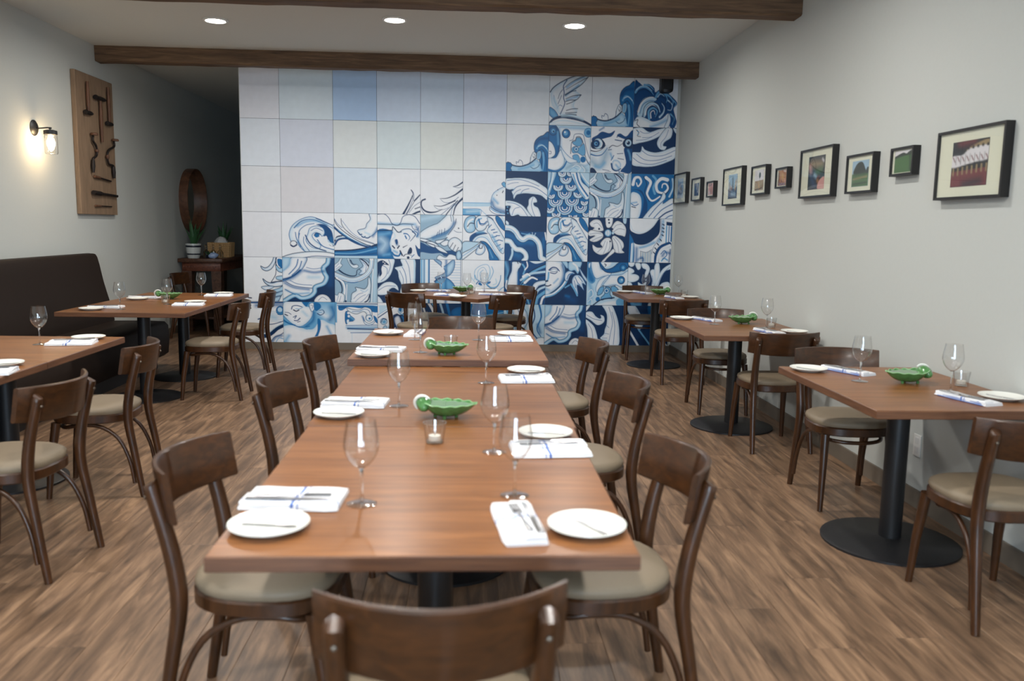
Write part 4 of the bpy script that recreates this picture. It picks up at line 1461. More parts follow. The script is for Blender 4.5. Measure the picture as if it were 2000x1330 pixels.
def spreader_mesh():
    mb = MB()
    mb.tube([(-.07, 0, .003), (-.03, 0, .003), (.01, 0, .003)], [.0052, .0042, .0035], 8, flat=.5)
    mb.loft([[(.008, -.004, .0015), (.008, .004, .0015), (.008, .004, .004), (.008, -.004, .004)], [(.04, -.009, .0015), (.04, .008, .0015), (.04, .008, .0035), (.04, -.009, .003)], [(.065, -.004, .0015), (.065, .006, .0015), (.065, .006, .003), (.065, -.004, .003)]])
    return mb.mesh('butter_spreader', 'steel')
napkin_narrow = napkin_mesh(1.08, .62)
plate_me, napkin_me, fork_me, knife_me, spread_me = plate_mesh(), napkin_mesh(), fork_mesh(), knife_mesh(), spreader_mesh()
bowl_prof = [(.004, .094), (.012, .097), (.024, .107), (.036, .123), (.043, .141), (.0445, .155), (.0425, .175), (.0385, .198), (.0355, .216)]
GLASS = [('bowl', MB().lathe(spline(bowl_prof, k=3), 32).mesh('bowl', 'glass', 80), []),
         ('stem', MB().lathe([(.0065, .004), (.0045, .012), (.0036, .03), (.0036, .07), (.005, .088), (.009, .0965)], 12, cap0=True, cap1=True).mesh('stem', 'stem', 80), []),
         ('foot', MB().lathe([(.0005, .0008), (.036, .0008), (.0375, .0004), (.0378, .0012), (.037, .002), (.018, .0038), (.0062, .0062)], 28).mesh('foot', 'glass_thick', 60), [])]
wick = MB().tube([(0, 0, .024), (.0008, 0, .030)], .0009, 6).mesh('wick', 'frame')
VOTIVE = [('tumbler', MB().lathe([(.0005, .001), (.026, .001), (.0275, .0002), (.0295, .003), (.0385, .068), (.0365, .068), (.0285, .009), (.0005, .009)], 28).mesh('tumbler', 'glass', 60), []),
          ('tealight', MB().lathe([(.0005, .0095), (.0185, .0095), (.0195, .011), (.0195, .0255), (.018, .0262), (.0005, .0245)], 24).mesh('tealight', 'wax', 60), [('wick', wick)])]
def leaf_bowl():
    d = MB(); nr, nt = 9, 56; rings_t = []; rings_b = []
    for i in range(nr+1):
        r = i/nr; rt = []; rb = []
        for k in range(nt):
            a = 2*PI*k/nt; sc = 1+.035*r*math.sin(13*a)
            tip = max(0, math.cos(a))**6*.022*r
            x = (.092*math.cos(a)*max(r, .02)+tip)*sc; y = .072*math.sin(a)*max(r, .02)*sc
            z = .010+.044*r**2.5+.016*max(0, -math.cos(a))**3*r**3+.0025*r*math.sin(13*a)
            rt.append((x, y, z)); rb.append((x*(1 if i == nr else .98), y*(1 if i == nr else .98), z-.0045*(1 if i < nr else .5)))
        rings_t.append(rt); rings_b.append(rb)
    d.loft(rings_b[::-1] + rings_t, cap0=True, cap1=True)
    dish = d.mesh('dish', 'bowl', 70)
    rim = MB().tube([(p[0], p[1], p[2]+.0005) for p in rings_t[-1]] + [rings_t[-1][0]], .0024, 6).mesh('rim', 'bowl_rim', 70)
    hd = MB(); rr = []; cx, cz = -.080, .054
    for t in np.linspace(-1, 1, 11):
        q = .008+.020*(1-abs(t)**2.2); rr.append([(cx+.006*abs(t)+q*1.05*math.cos(a)*(1+.05*math.sin(5*a)), .056*t, cz-.010*abs(t)+q*math.sin(a)) for a in np.linspace(0, 2*PI, 18, endpoint=False)])
    hd.loft(rr)
    handle = hd.mesh('curled_leaf', 'bowl', 70)
    stem = MB().tube([(cx+.0315*math.cos(R(a)), -.014-.010*math.sin(R(a+40)), cz+.030*math.sin(R(a))) for a in range(40, 236, 12)], [.0030+.0035*math.sin(PI*i/17) for i in range(17)], 8).mesh('leaf_stem', 'white', 70)
    parts = [('dish', dish, [('rim', rim)]), ('curled_leaf', handle, [('leaf_stem', stem)])]
    for a in (.5, 2.6, 4.7):
        parts.append(('foot', MB().lathe([(.0005, 0), (.006, 0), (.008, .012), (.0005, .013)], 10, c=(.045*math.cos(a), .03*math.sin(a), 0)).mesh('foot', 'bowl'), []))
    return parts
BOWL = leaf_bowl()
def setting(where, z, plate=None, napkin=None, glass=None, spr=20, group='', narrow=False):
    """plate (x, y); napkin (x, y, angle); glass (x, y)"""
    if plate:
        place('side_plate', plate_me, 'round white side plate ' + where, 'plate', (plate[0], plate[1], z), R(spr), 'white side plates on ' + group)
        a = R(spr)
        place('butter_spreader', spread_me, 'steel spreader on the plate ' + where, 'knife', (plate[0]+.005, plate[1], z+.0055), a, 'spreaders on ' + group)
    if napkin:
        x, y, an = napkin; a = R(an)
        place('folded_napkin', napkin_narrow if narrow else napkin_me, 'folded white napkin with blue stripes ' + where, 'napkin', (x, y, z), a, 'napkins on ' + group)
        o = lambda dx, dy: (x+dx*math.cos(a)-dy*math.sin(a), y+dx*math.sin(a)+dy*math.cos(a))
        place('fork', fork_me, 'steel fork on the napkin ' + where, 'fork', (*o(.0, -.008 if narrow else -.018), z+.0185), a+R(4), 'forks on ' + group)
        place('table_knife', knife_me, 'steel table knife on the napkin ' + where, 'knife', (*o(-.005, -.034 if narrow else -.050), z+.0185), a+R(1), 'table knives on ' + group)
    if glass:
        place('wine_glass', GLASS, 'empty clear stemmed wine glass ' + where, 'wine glass', (*glass, z), 0, 'wine glasses on ' + group)
lt = 'the long table'
setting('at the long table, bench side, farthest from mural', .75, (-.45, 1.885), (-.43, 2.085, -3), (-.26, 2.06), -8, lt)
setting('at the long table, window end by picture wall side', .75, (.285, 1.875), (.125, 1.905, 96), (.13, 2.125), 122, lt, True)
setting('at the long table, picture wall side, first table', .75, (.27, 2.765), (.265, 2.565, 184), (.09, 2.55), 172, lt)
setting('at the long table, bench side, middle table', .75, (-.465, 3.05), (-.43, 3.255, -4), (-.26, 3.22), -8, lt)
setting('at the long table, picture wall side, middle table', .75, (.29, 4.01), (.275, 3.79, 184), (.09, 3.72), 175, lt)
setting('at the long table, bench side, table nearest mural', .788, (-.47, 4.23), (-.45, 4.44, -5), (-.24, 4.37), -10, lt)
setting('at the long table, mural end towards the bench', .788, (-.475, 5.10), (-.315, 5.10, 84), (-.30, 4.86), 70, lt, True)
setting('at the long table, picture wall side, table nearest mural', .788, (.28, 5.10), (.26, 4.88, 184), (.07, 4.87), 170, lt)
place('leaf_bowl', BOWL, 'green majolica leaf bowl with curled handle on the middle of the long table', 'bowl', (-.075, 3.03, .75), R(-4), 'green leaf bowls')
place('leaf_bowl', BOWL, 'green majolica leaf bowl on the long table, nearest the mural', 'bowl', (-.105, 4.31, .788), R(-8), 'green leaf bowls')
place('votive_candle', VOTIVE, 'glass votive with tealight before the leaf bowl, long table', 'candle', (-.10, 2.665, .75), 0, 'glass votives')
place('votive_candle', VOTIVE, 'glass votive with tealight behind the leaf bowl, long table near mural', 'candle', (-.085, 4.53, .788), 0, 'glass votives')
bt = 'the bench tables'
setting('at the bench table second from mural, bench side', .75, (-2.92, 6.68), (-2.89, 6.875, 4), (-2.73, 6.75), 20, bt)
setting('at the bench table closest to mural, bench side', .75, (-2.92, 7.60), (-2.93, 7.80, -4), None, 15, bt)
setting('at the bench table second from mural, chair side', .75, (-2.34, 7.36), (-2.33, 7.15, 188), (-2.52, 7.20), 200, bt)
setting('at the bench table closest to mural, chair side', .75, (-2.36, 8.28), (-2.35, 8.08, 186), (-2.53, 8.15), 195, bt)
setting('at the bench table third from mural, chair side', .75, (-2.225, 5.03), (-2.23, 4.83, 190), (-2.385, 4.79), 215, bt)
setting('at the bench table farthest from mural, chair side', .75, (-2.21, 4.08), (-2.18, 3.87, 190), None, 205, bt)
place('leaf_bowl', BOWL, 'green majolica leaf bowl on the bench table closest to the mural', 'bowl', (-2.68, 7.68, .75), R(12), 'green leaf bowls')
place('votive_candle', VOTIVE, 'glass votive with tealight on the bench table', 'candle', (-2.575, 7.31, .75), 0, 'glass votives')
tt = 'the turned square table'
setting('at the turned square table, mural side towards bench', .75, (-.51, 8.92), (-.31, 9.03, -20), (-.27, 8.83), 30, tt, True)
setting('at the turned square table, bench side', .75, (-.09, 8.265), (-.20, 8.46, -6), (.00, 8.66), 50, tt, True)
setting('at the turned square table, picture wall side', .75, (.495, 8.66), (.255, 8.60, -20), (.18, 8.82), 120, tt, True)
setting('at the turned square table, mural side', .75, (.08, 9.29), (.20, 9.115, 180), None, 120, tt, True)
place('leaf_bowl', BOWL, 'green majolica leaf bowl on the turned square table', 'bowl', (-.04, 8.93, .75), R(190), 'green leaf bowls')
place('votive_candle', VOTIVE, 'glass votive with tealight on the turned square table', 'candle', (.05, 8.70, .75), 0, 'glass votives')
pw = 'the picture wall tables'
setting('at the picture wall table above the outlet, mural side', .75, (1.735, 4.12), (1.925, 4.09, -64), (1.865, 3.83), -50, pw, True)
setting('at the picture wall table above the outlet, window side', .75, (2.30, 3.43), (2.135, 3.405, -74), (2.165, 3.585), -60, pw, True)
setting('at the middle picture wall table, mural side', .75, (1.69, 6.49), (1.875, 6.44, -66), (1.85, 6.15), -50, pw, True)
setting('at the middle picture wall table, window side', .75, (2.275, 5.68), (2.105, 5.70, -76), (2.18, 5.97), -60, pw, True)
setting('at the picture wall table nearest mural, mural side', .75, (1.735, 9.16), (1.92, 9.11, -66), (1.91, 8.90), -50, pw, True)
setting('at the picture wall table nearest mural, window side', .75, (2.295, 8.53), (2.125, 8.50, -76), (2.25, 8.84), -60, pw, True)
place('leaf_bowl', BOWL, 'green majolica leaf bowl on the picture wall table above the outlet', 'bowl', (2.085, 3.80, .75), R(186), 'green leaf bowls')
place('leaf_bowl', BOWL, 'green majolica leaf bowl on the middle picture wall table', 'bowl', (2.09, 6.22, .75), R(184), 'green leaf bowls')
place('leaf_bowl', BOWL, 'green majolica leaf bowl on the picture wall table nearest the mural', 'bowl', (2.08, 8.93, .75), R(184), 'green leaf bowls')
place('votive_candle', VOTIVE, 'glass votive with tealight on the picture wall table above the outlet', 'candle', (2.30, 3.73, .75), 0, 'glass votives')
place('votive_candle', VOTIVE, 'glass votive with tealight on the middle picture wall table', 'candle', (2.235, 6.02, .75), 0, 'glass votives')
place('votive_candle', VOTIVE, 'glass votive with tealight on the picture wall table nearest the mural', 'candle', (2.29, 8.74, .75), 0, 'glass votives')

# ------------------------------------------------------------------ picture frames on the right wall
PICS = {
 'pa': ('W', 'f G | 20,10 60,0 101,4 101,101 0,101\nb L 40 | 30,30 70,40\nb T 30 | 60,60 80,70\nf M | 0,66 40,60 90,70 101,90 60,100 0,94\nb P 20 | 30,88 70,94\nb B 14 | 20,40 40,50'),
}
PHOTO = dict(o=(176, 120, 70), g=(70, 104, 58), d=(42, 48, 40), r=(110, 48, 52), s=(150, 176, 196), t=(150, 128, 92), k=(36, 34, 38), y=(196, 156, 84), h=(205, 150, 140), v=(90, 84, 120), w=(214, 208, 210), n=(60, 76, 104))
for k, v in PHOTO.items(): PAL[k] = np.array(srgb(*v))
PICS['coast'] = ('s', 'b n 40 | 30,60 70,70\nb w 20 | 20,90 70,95\nb t 18 | 50,50 80,55\nb v 20 | 20,40 50,30\nb n 16 | 10,75 90,72\nb k 8 | 60,30 70,45')
PICS['street'] = ('n', 'b s 26 | 70,10 80,20\nb k 40 | 20,60 30,90\nb w 14 | 70,70 74,72\nb k 24 | 70,90 90,95\nb s 14 | 40,40 50,50')
PICS['house'] = ('h', 'b o 30 | 60,40 70,90\nb w 24 | 20,70 30,90\nb d 20 | 20,20 60,10\nb k 10 | 50,50 52,90')
PICS['town'] = ('s', 'f n | 0,62 30,56 70,60 101,54 101,101 0,101\nb t 22 | 12,40 20,60\nb d 20 | 50,20 52,55\nb y 18 | 88,30 80,60\nb s 20 | 40,80 80,84\nb k 14 | 10,98 90,96\nb o 14 | 30,52 40,58')
PICS['tree'] = ('w', 'p t | 0,54 100,50 100,100 0,100\nb o 14 | 30,60 60,90\nb y 12 | 50,58 54,96\nf d | 46,26 54,12 66,18 66,34 54,42\ns d 2 | 56,40 55,54\nb k 8 | 10,96 90,90')
PICS['autumn'] = ('o', 'b y 26 | 50,30 60,50\nb k 20 | 6,20 10,90\nb v 24 | 20,90 80,92\nb h 14 | 80,60 90,80\nb w 14 | 70,6 90,10\nb r 12 | 40,60 46,74')
PICS['village'] = ('d', 'b k 30 | 10,8 80,6\nb t 30 | 20,22 80,26\nb h 22 | 10,30 16,46\nb n 40 | 20,60 40,90\nb g 26 | 50,50 80,40\nb o 16 | 60,74 66,80\nf h | 60,90 74,72 101,66 101,101 66,101\nb s 16 | 40,56 50,62\nb w 10 | 84,12 92,18\nb k 16 | 10,96 50,98\nb r 10 | 58,66 70,62')
PICS['park'] = ('s', 'f d | 10,50 20,20 40,6 62,8 78,30 80,50\np g | 0,50 100,48 100,100 0,100\nb d 22 | 20,48 80,46\nb t 10 | 10,70 90,64\nb d 10 | 10,90 90,86\nf d | 84,50 90,30 100,30 100,50')
PICS['lawn'] = ('g', 'p w | 0,0 100,0 100,16 0,24\nf d | 0,26 20,18 50,10 70,16 84,8 100,4 100,22 50,26 0,34\nb g 30 | 40,60 60,70\nb d 12 | 92,20 96,90')
PICS['band'] = ('k', 'p r | 0,66 100,62 100,100 0,100\nb k 24 | 40,96 80,90\nf t | 40,20 70,8 100,4 100,24 60,26\nf w | 0,32 30,30 50,18 100,16 100,44 70,48 40,52 0,56\n' + '\n'.join('c k 3.4 | %d,%d\ns t 4 | %d,%d %d,%d\ns r 2.4 | %d,%d %d,%d\ns k 1.4 | %d,30 %d,50' % (x, 20-x*.06, x, 60-x*.05, x, 74-x*.05, x-3, 34, x+3, 44, x+6, x+6) for x in range(6, 98, 13)) + '\nb r 20 | 20,6 60,2\nb k 16 | 4,10 20,20')
SIZES = {'L': (.545, .335), 'M': (.355, .235), 'S': (.245, .155)}
def picture(kind, size, yc, zc, label, pw, ph, white=False):
    w, h = SIZES[size]; d = .042; b = .013
    fr = MB()
    # local frame: panel faces -Y, then the whole thing is turned to face -X (into the room)
    fr.box(-w/2, -w/2+b, -d, 0, -h/2, h/2).box(w/2-b, w/2, -d, 0, -h/2, h/2).box(-w/2+b, w/2-b, -d, 0, -h/2, -h/2+b).box(-w/2+b, w/2-b, -d, 0, h/2-b, h/2)
    mt = MB().box(-w/2+b, w/2-b, -d+.012, -.004, -h/2+b, h/2-b)
    pr = picture_mesh('print', paint(PICS[kind][1], PICS[kind][0], 44, 44), pw, ph, 'print', .001)
    for v in pr.vertices: v.co.y -= d-.0105
    gl_ = MB().add([(-w/2+b, -d+.004, -h/2+b), (w/2-b, -d+.004, -h/2+b), (w/2-b, -d+.004, h/2-b), (-w/2+b, -d+.004, h/2-b)], [(0, 1, 2, 3)])
    place('framed_picture', [('frame', fr.mesh('frame', 'frame', False), []), ('mat_board', mt.mesh('mat_board', 'mat', False), [('print', pr)]), ('glass_pane', gl_.mesh('glass_pane', 'pane', False), [])],
          label, 'picture', (XR-.0005, yc, zc), R(-90), 'framed pictures on the wall')
picture('coast', 'L', 9.45, 1.905, 'large framed misty coast picture, closest to the mural', .24, .215)
picture('street', 'M', 8.77, 1.865, 'medium framed dark street picture, second from the mural', .17, .13)
picture('house', 'S', 8.25, 1.845, 'small framed pink house picture, third from the mural', .165, .11)
picture('town', 'L', 7.56, 1.84, 'large framed town view with blue sky and stone steps', .25, .215)
picture('tree', 'M', 6.87, 1.86, 'medium framed picture of a lone round tree over fields', .21, .165)
picture('autumn', 'S', 6.36, 1.85, 'small framed picture of golden autumn colours', .165, .115)
picture('village', 'L', 5.73, 1.85, 'large framed picture of a dark leafy village scene', .27, .225)
picture('park', 'M', 5.075, 1.805, 'medium framed picture of grey-green park trees', .215, .155)
picture('lawn', 'S', 4.575, 1.84, 'small framed picture of a bright green lawn', .175, .118)
picture('band', 'L', 3.95, 1.785, 'large framed group photo of people in white shirts', .29, .215)

# ------------------------------------------------------------------ left wall: sconce, tool board, mirror
def sconce():
    x = XL
    parts = [('backplate', MB().lathe([(.0005, 0), (.068, 0), (.068, .006), (.055, .016), (.03, .024), (.0005, .027)], 28, c=(0, 0, 0), axis='x').mesh('backplate', 'black', 40), []),
             ('arm', MB().tube(spline([(.02, 0, -.005), (.07, 0, .0), (.125, 0, .004), (.14, 0, -.01)], k=4), .006, 8).lathe([(.0005, .012), (.012, .01), (.013, -.004), (.0005, -.008)], 12, c=(.14, 0, -.002)).mesh('arm', 'black', 60), []),
             ('socket_cap', MB().lathe([(.0005, -.012), (.03, -.014), (.054, -.022), (.055, -.055), (.05, -.055), (.0005, -.05)], 28, c=(.14, 0, 0)).mesh('socket_cap', 'black', 40), []),
             ('glass_jar', MB().lathe([(.045, -.055), (.052, -.068), (.053, -.21), (.047, -.222), (.0005, -.222)], 28, c=(.14, 0, 0)).mesh('glass_jar', 'glass', 60), []),
             ('bulb', MB().lathe([(.0005, -.055), (.012, -.06), (.014, -.08), (.026, -.11), (.03, -.135), (.024, -.16), (.0005, -.172)], 20, c=(.14, 0, 0)).mesh('bulb', 'bulb', 80), [])]
    e = place('wall_sconce', parts, 'lit black wall sconce with clear glass jar shade', 'wall lamp', (XL, 7.70, 2.23))
    l = bpy.data.lights.new('sconce_lamp', 'POINT'); l.energy = 12.0; l.color = (1.0, .66, .34); l.shadow_soft_size = .046
    link('sconce_lamp', l, e, (.14, 0, -.125))
sconce()
XB = XL+.0465     # front face of the tool board
place('tool_display_board', MB().bbox(0, .043, -.425, .425, -.68, .68, .004).mesh('tool_display_board', 'board', 30), 'tall tan board on the wall displaying old hand tools', 'board', (XL+.002, 8.86, 2.18))
gt = 'antique tools on the display board'
def hammer(y, zt, zb, head_z, hw, label, hr=.017):
    L = abs(zt-zb)
    hd = MB().tube([(.02, 0, -L/2), (.02, 0, 0), (.02, 0, L/2)], [hr, hr*1.25, hr*.95], 10, flat=.8).mesh('handle', 'tool_wood', 60)
    h = MB(); z = head_z-(zt+zb)/2
    h.lathe([(.0005, -hw), (.023, -hw), (.025, -hw+.012), (.018, -hw*.5), (.022, 0), (.019, hw*.4), (.015, hw*.7), (.005, hw), (.0005, hw)], 12, c=(.026, 0, z), axis='y')
    place('hammer', [('handle', hd, []), ('head', h.mesh('head', 'tool_iron', 40), [])], label, 'hammer', (XB, y, (zt+zb)/2), 0, gt)
hammer(8.65, 2.78, 2.47, 2.48, .085, 'small hanging hammer, head down, beside the sconce edge of the board')
hammer(8.93, 2.68, 2.23, 2.655, .13, 'largest hammer on the board, head up with long brown handle')
hammer(9.13, 2.80, 2.42, 2.43, .075, 'slim hanging hammer, head down, at the mural edge of the board')
def brace(pts, pad, chuck, label):
    y0 = np.mean([p[0] for p in pts]); z0 = np.mean([p[1] for p in pts])
    cr = MB().tube(spline([(.022, p[0]-y0, p[1]-z0) for p in pts], k=4), .0115, 8).mesh('crank', 'tool_iron', 60)
    gi = len(pts)//2
    gp_ = MB().tube([(.022, pts[gi-1][0]*.3+pts[gi][0]*.7-y0, pts[gi-1][1]*.3+pts[gi][1]*.7-z0), (.022, pts[gi][0]-y0, pts[gi][1]-z0), (.022, pts[gi][0]*.7+pts[gi+1][0]*.3-y0, pts[gi][1]*.7+pts[gi+1][1]*.3-z0)], [.015, .021, .015], 10).mesh('grip', 'tool_wood', 60)
    pd = MB().lathe([(.0005, -.012), (.034, -.010), (.038, .0), (.03, .012), (.0005, .015)], 16, c=(.036, pad[0]-y0, pad[1]-z0)).mesh('pad', 'tool_wood', 60)
    ck = MB().tube([(.022, chuck[0][0]-y0, chuck[0][1]-z0), (.022, (chuck[0][0]+chuck[1][0])/2-y0, (chuck[0][1]+chuck[1][1])/2-z0), (.022, chuck[1][0]-y0, chuck[1][1]-z0)], [.017, .0215, .013], 10).mesh('chuck', 'tool_iron', 60)
    place('bit_brace', [('crank', cr, []), ('grip', gp_, []), ('pad', pd, []), ('chuck', ck, [])], label, 'hand drill', (XB, y0, z0), 0, gt)
brace([(8.72, 2.27), (8.71, 2.22), (8.77, 2.18), (8.79, 2.13), (8.77, 2.08), (8.70, 2.05), (8.69, 2.02)], (8.71, 2.285), ((8.69, 2.03), (8.68, 1.91)), 'iron bit brace drill with narrow crank on the board')
brace([(9.21, 2.26), (9.21, 2.21), (9.07, 2.16), (9.03, 2.09), (9.06, 2.02), (9.16, 2.01), (9.17, 1.98)], (9.21, 2.275), ((9.17, 2.0), (9.175, 1.88)), 'iron bit brace drill with wide crank at the board edge')
def bit(y0, y1, z0, z1, r, label, mat='tool_wood'):
    ym, zm = (y0+y1)/2, (z0+z1)/2; a = []
    n = 24; pts = [(r*1.05+.001, y0+(y1-y0)*i/n-ym, z0+(z1-z0)*i/n-zm) for i in range(n+1)]
    rad = [r*(1.0 if i < 8 else .45+.22*(i % 2)) if i < n else r*.15 for i in range(n+1)]
    place('auger_bit', [('tang', MB().tube(pts[:9], rad[:9], 8).mesh('tang', mat, 60), []), ('twist', MB().tube(pts[8:], rad[8:], 8).mesh('twist', 'tool_iron', 60), [])], label, 'drill bit', (XB, ym, zm), 0, gt)
bit(8.72, 9.12, 1.875, 1.845, .014, 'short auger bit just below the two bit braces')
bit(8.66, 9.25, 1.715, 1.695, .022, 'thick dark auger on the board, longest of three', 'tool_iron')
bit(8.72, 9.12, 1.585, 1.585, .010, 'thin auger bit lowest on the display board')
def mirror():
    r, d = .425, .115
    rim = MB().lathe([(r-.016, .006), (r-.012, d-.003), (r-.006, d), (r, d-.004), (r, 0), (r-.016, 0)], 64, axis='x').mesh('rim', 'mirror_wood', 50)
    gl_ = MB().lathe([(.0005, .022), (r-.013, .022)], 64, axis='x', cap0=True).mesh('mirror_glass', 'mirror', False)
    bk_ = MB().lathe([(.0005, .004), (r-.012, .004), (r-.012, .018), (.0005, .018)], 64, axis='x').mesh('back_panel', 'mirror_wood', 50)
    place('round_mirror', [('rim', rim, []), ('mirror_glass', gl_, []), ('back_panel', bk_, [])], 'round mirror with deep brown wooden rim above the console', 'mirror', (XL, 11.78, 1.725))
mirror()

# ------------------------------------------------------------------ console with its things
def console():
    parts = [('tabletop', MB().bbox(-.29, .29, 0, 1.75, .915, .965, .01).mesh('tabletop', 'console', 40), []),
             ('apron', MB().bbox(-.25, .25, .05, .075, .80, .914, .004).bbox(-.25, .25, 1.68, 1.70, .80, .914, .004).bbox(.225, .25, .078, 1.675, .80, .914, .004).bbox(-.25, -.23, .078, 1.675, .80, .914, .004).mesh('apron', 'console_red', 40), [])]
    cv = MB()
    for i in range(14): cv.lathe([(.0005, 0), (.011, .001), (.008, .006), (.0005, .008)], 10, c=(-.225+i*.0345, .042, .857), axis='y')
    parts[1] = (parts[1][0], parts[1][1], [('carving', cv.mesh('carving', 'console_red', 60))])
    for sx in (-1, 1):
        for y in (.11, 1.62):
            parts.append(('leg', MB().loft([[(sx*.19+dx*w, y+dy*w, z) for dx, dy in ((-1, -1), (1, -1), (1, 1), (-1, 1))] for z, w in ((0, .045), (.05, .055), (.3, .05), (.7, .062), (.8, .065))]).mesh('leg', 'console', 40), []))
    parts.append(('shelf', MB().bbox(-.23, .23, .06, 1.68, .16, .19, .004).mesh('shelf', 'console', 40), []))
    place('console_table', parts, 'dark carved wooden console table against the wall under the mirror', 'console table', (-3.485, 11.2, 0))
console()
ZT = .965
def aloe(seed, n, h, z0):
    rnd = random.Random(seed); out = []
    for k in range(n):
        a = 2*PI*k/n+rnd.uniform(-.25, .25); lean = rnd.uniform(.25, .95) if k % 3 else rnd.uniform(.05, .3); L = h*rnd.uniform(.75, 1.1)
        sq = .45 if math.cos(a) < 0 else .85
        p = [(math.cos(a)*(.012+lean*L*.80*t**1.15)*sq, math.sin(a)*(.012+lean*L*.80*t**1.15), z0+L*(t-.25*lean*t*t)) for t in np.linspace(0, 1, 7)]
        out.append(('leaf', MB().tube(p, [.026, .030, .028, .023, .016, .008, .0008], 8, flat=.32, up=(0, 0, 1) if lean > .4 else (math.cos(a), math.sin(a), 0)).mesh('leaf', 'aloe', 60), []))
    return out
pot = MB().lathe([(.0005, 0), (.070, 0), (.078, .01), (.092, .10), (.094, .17), (.100, .172), (.100, .192), (.090, .192), (.086, .165), (.0005, .16)], 32).mesh('pot', 'pot', 40)
bands = [MB().lathe([(r0+.0012, z), (r0+.004, z+.003), (r0+.0052, z+.017), (r0+.004, z+.022)], 32).mesh('dark_band', 'band', 60) for r0, z in ((.0815, .045), (.0935, .145))]
place('potted_aloe', [('pot', pot, [('dark_band', bands[0]), ('dark_band', bands[1])])] + aloe(3, 12, .36, .15), 'aloe in a white pot with two dark bands on the console', 'potted plant', (-3.60, 11.32, ZT))
def agave_small():
    out = []
    for k in range(10):
        a = 2*PI*k/10; l = .075 if k % 2 else .055
        p = [(math.cos(a)*l*t, math.sin(a)*l*t, .035+l*(1.1*t-.35*t*t)) for t in np.linspace(0, 1, 5)]
        out.append(('leaf', MB().tube(p, [.012, .014, .012, .007, .001], 6, flat=.4).mesh('leaf', 'aloe', 60), []))
    return out
place('small_succulent', [('pot', MB().lathe([(.0005, 0), (.035, 0), (.042, .04), (.038, .042), (.0005, .035)], 18).mesh('pot', 'band', 40), [])] + agave_small(), 'small green succulent beside the banded pot on the console', 'potted plant', (-3.435, 11.43, ZT))
def dove():
    b = MB().tube(spline([(-.065, 0, .045), (-.045, 0, .038), (0, 0, .04), (.04, 0, .045), (.062, 0, .05)], k=4), [.004, .012, .02, .028, .034, .038, .040, .041, .041, .040, .037, .033, .026, .020, .014, .008, .003], 12).mesh('body', 'porcelain_blue', 70)
    h = MB().lathe([(.0005, 0), (.02, .0), (.024, .006), (.0005, .008)], 14).mesh('foot', 'white', 60)
    t = MB().tube([(0, 0, .075), (.0, 0, .09), (.005, 0, .096)], [.006, .009, .002], 8).mesh('knob', 'white', 60)
    return [('body', b, []), ('foot', h, []), ('knob', t, [])]
place('porcelain_dish', dove(), 'small blue and white porcelain piece at the console edge', 'ornament', (-3.335, 11.30, ZT), R(20))
dec = [('body', MB().lathe([(.0005, 0), (.030, 0), (.036, .01), (.036, .075), (.012, .105), (.011, .135), (.015, .138)], 20, cap0=False).mesh('body', 'stem', 60), []), ('stopper', MB().lathe([(.0005, .128), (.009, .132), (.010, .14), (.016, .150), (.014, .168), (.0005, .176)], 16).mesh('stopper', 'stem', 60), [])]
for i, (x, y) in enumerate(((-3.53, 11.62), (-3.43, 11.60), (-3.33, 11.58))):
    place('glass_decanter', dec, 'small clear glass bottle on the console, ' + ('closest to the wall', 'between two others', 'closest to the basket front')[i], 'bottle', (x, y, ZT), 0, 'three clear bottles on the console')
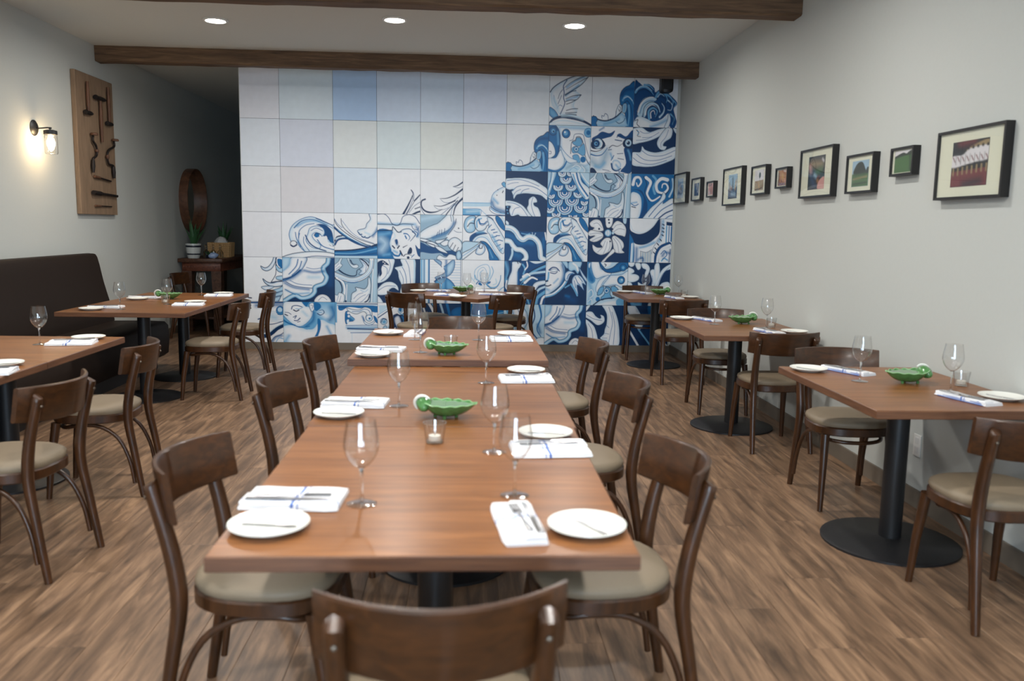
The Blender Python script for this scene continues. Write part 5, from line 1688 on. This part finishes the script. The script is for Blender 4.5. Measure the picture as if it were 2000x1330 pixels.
def basket():
    body = MB(); x0, x1, y0, y1, h = -.13, .13, -.17, .17, .20
    rings = []
    for i in range(15):
        z = h*i/14; e = .006 if i % 2 else 0; fl = .012*i/14
        rings.append([(x0-e-fl, y0-e-fl, z), (x1+e+fl, y0-e-fl, z), (x1+e+fl, y1+e+fl, z), (x0-e-fl, y1+e+fl, z)])
    ins = [[(p[0]*.93, p[1]*.94, p[2]) for p in rings[-1]], [(p[0]*.9, p[1]*.92, .01) for p in rings[0]]]
    body.loft(rings+ins)
    st = []
    for k in range(9):
        x = x0+.012+k*(x1-x0-.024)/8; st.append(((x, y0-.018), (x, y1+.018)))
    sk = MB()
    for a, b in st:
        sk.tube([(a[0], a[1]+.008, .004), (a[0], a[1]-.002, h)], .006, 6); sk.tube([(b[0], b[1]-.008, .004), (b[0], b[1]+.002, h)], .006, 6)
    for k in range(11):
        y = y0+.014+k*(y1-y0-.028)/10; sk.tube([(x1+.010, y, .004), (x1+.020, y, h)], .006, 6); sk.tube([(x0-.010, y, .004), (x0-.020, y, h)], .006, 6)
    lin = MB(); rr = []; rnd = random.Random(5)
    for i in range(7):
        s = 1-i/7; z = h-.04+.115*math.sin(PI/2*i/6.0)
        rr.append([(.115*s*math.cos(a)*(1+rnd.uniform(-.12, .12)), .15*s*math.sin(a)*(1+rnd.uniform(-.12, .12)), z+rnd.uniform(-.008, .008)) for a in np.linspace(0, 2*PI, 14, endpoint=False)])
    lin.loft(rr)
    return [('body', body.mesh('body', 'wicker', 20), [('stakes', sk.mesh('stakes', 'wicker', 60))]), ('liner', lin.mesh('liner', 'liner', 30), [])]
place('wicker_basket', basket(), 'tan wicker basket with white tissue liner on the console', 'basket', (-3.40, 11.88, ZT), R(6))
pot2 = MB().lathe([(.0005, 0), (.06, 0), (.068, .01), (.08, .15), (.084, .152), (.084, .165), (.076, .165), (.0005, .14)], 28).mesh('pot', 'band', 40)
place('potted_aloe', [('pot', pot2, [])] + aloe(11, 11, .36, .13), 'aloe in a dark pot behind the wicker basket on the console', 'potted plant', (-3.47, 12.24, ZT))
place('small_clock', [('case', MB().bbox(-.05, .05, -.03, .03, 0, .13, .008).mesh('case', 'black', 30), []), ('face', MB().lathe([(.0005, -.031), (.036, -.031), (.036, -.0335), (.0005, -.0335)], 20, axis='y', c=(0, 0, .07)).mesh('face', 'frame', 30), [])], 'small black box at the mural end of the console', 'box', (-3.27, 12.72, ZT), R(10))

# ------------------------------------------------------------------ speaker, outlet
place('wall_speaker', [('cabinet', MB().loft([[(dx*w, dy*.055-.07, z) for dx, dy in ((-1, -1), (-.6, -1.25), (.6, -1.25), (1, -1), (1, 1), (-1, 1))] for z, w in ((-.095, .045), (-.085, .062), (-.06, .068), (.09, .068), (.10, .06))]).mesh('cabinet', 'black', 50), []),
                       ('grille', MB().bbox(-.052, .052, -.150, -.140, -.065, .075, .004).mesh('grille', 'frame', 30), []),
                       ('bracket', MB().box(-.02, .02, -.016, 0, -.03, .05).mesh('bracket', 'black', False), [])], 'small black speaker on the mural wall under the beam', 'speaker', (2.225, YM-.001, 3.07))
place('wall_outlet', [('cover_plate', MB().bbox(-.006, 0, -.036, .036, -.058, .058, .002).mesh('cover_plate', 'plastic', 30), []),
                      ('socket', MB().bbox(-.008, -.0055, -.017, .017, .008, .042, .001).mesh('socket', 'liner', 30), []), ('socket', MB().bbox(-.008, -.0055, -.017, .017, -.042, -.008, .001).mesh('socket', 'liner', 30), [])],
      'white electrical outlet low on the picture wall', 'outlet', (XR, 4.245, .33))
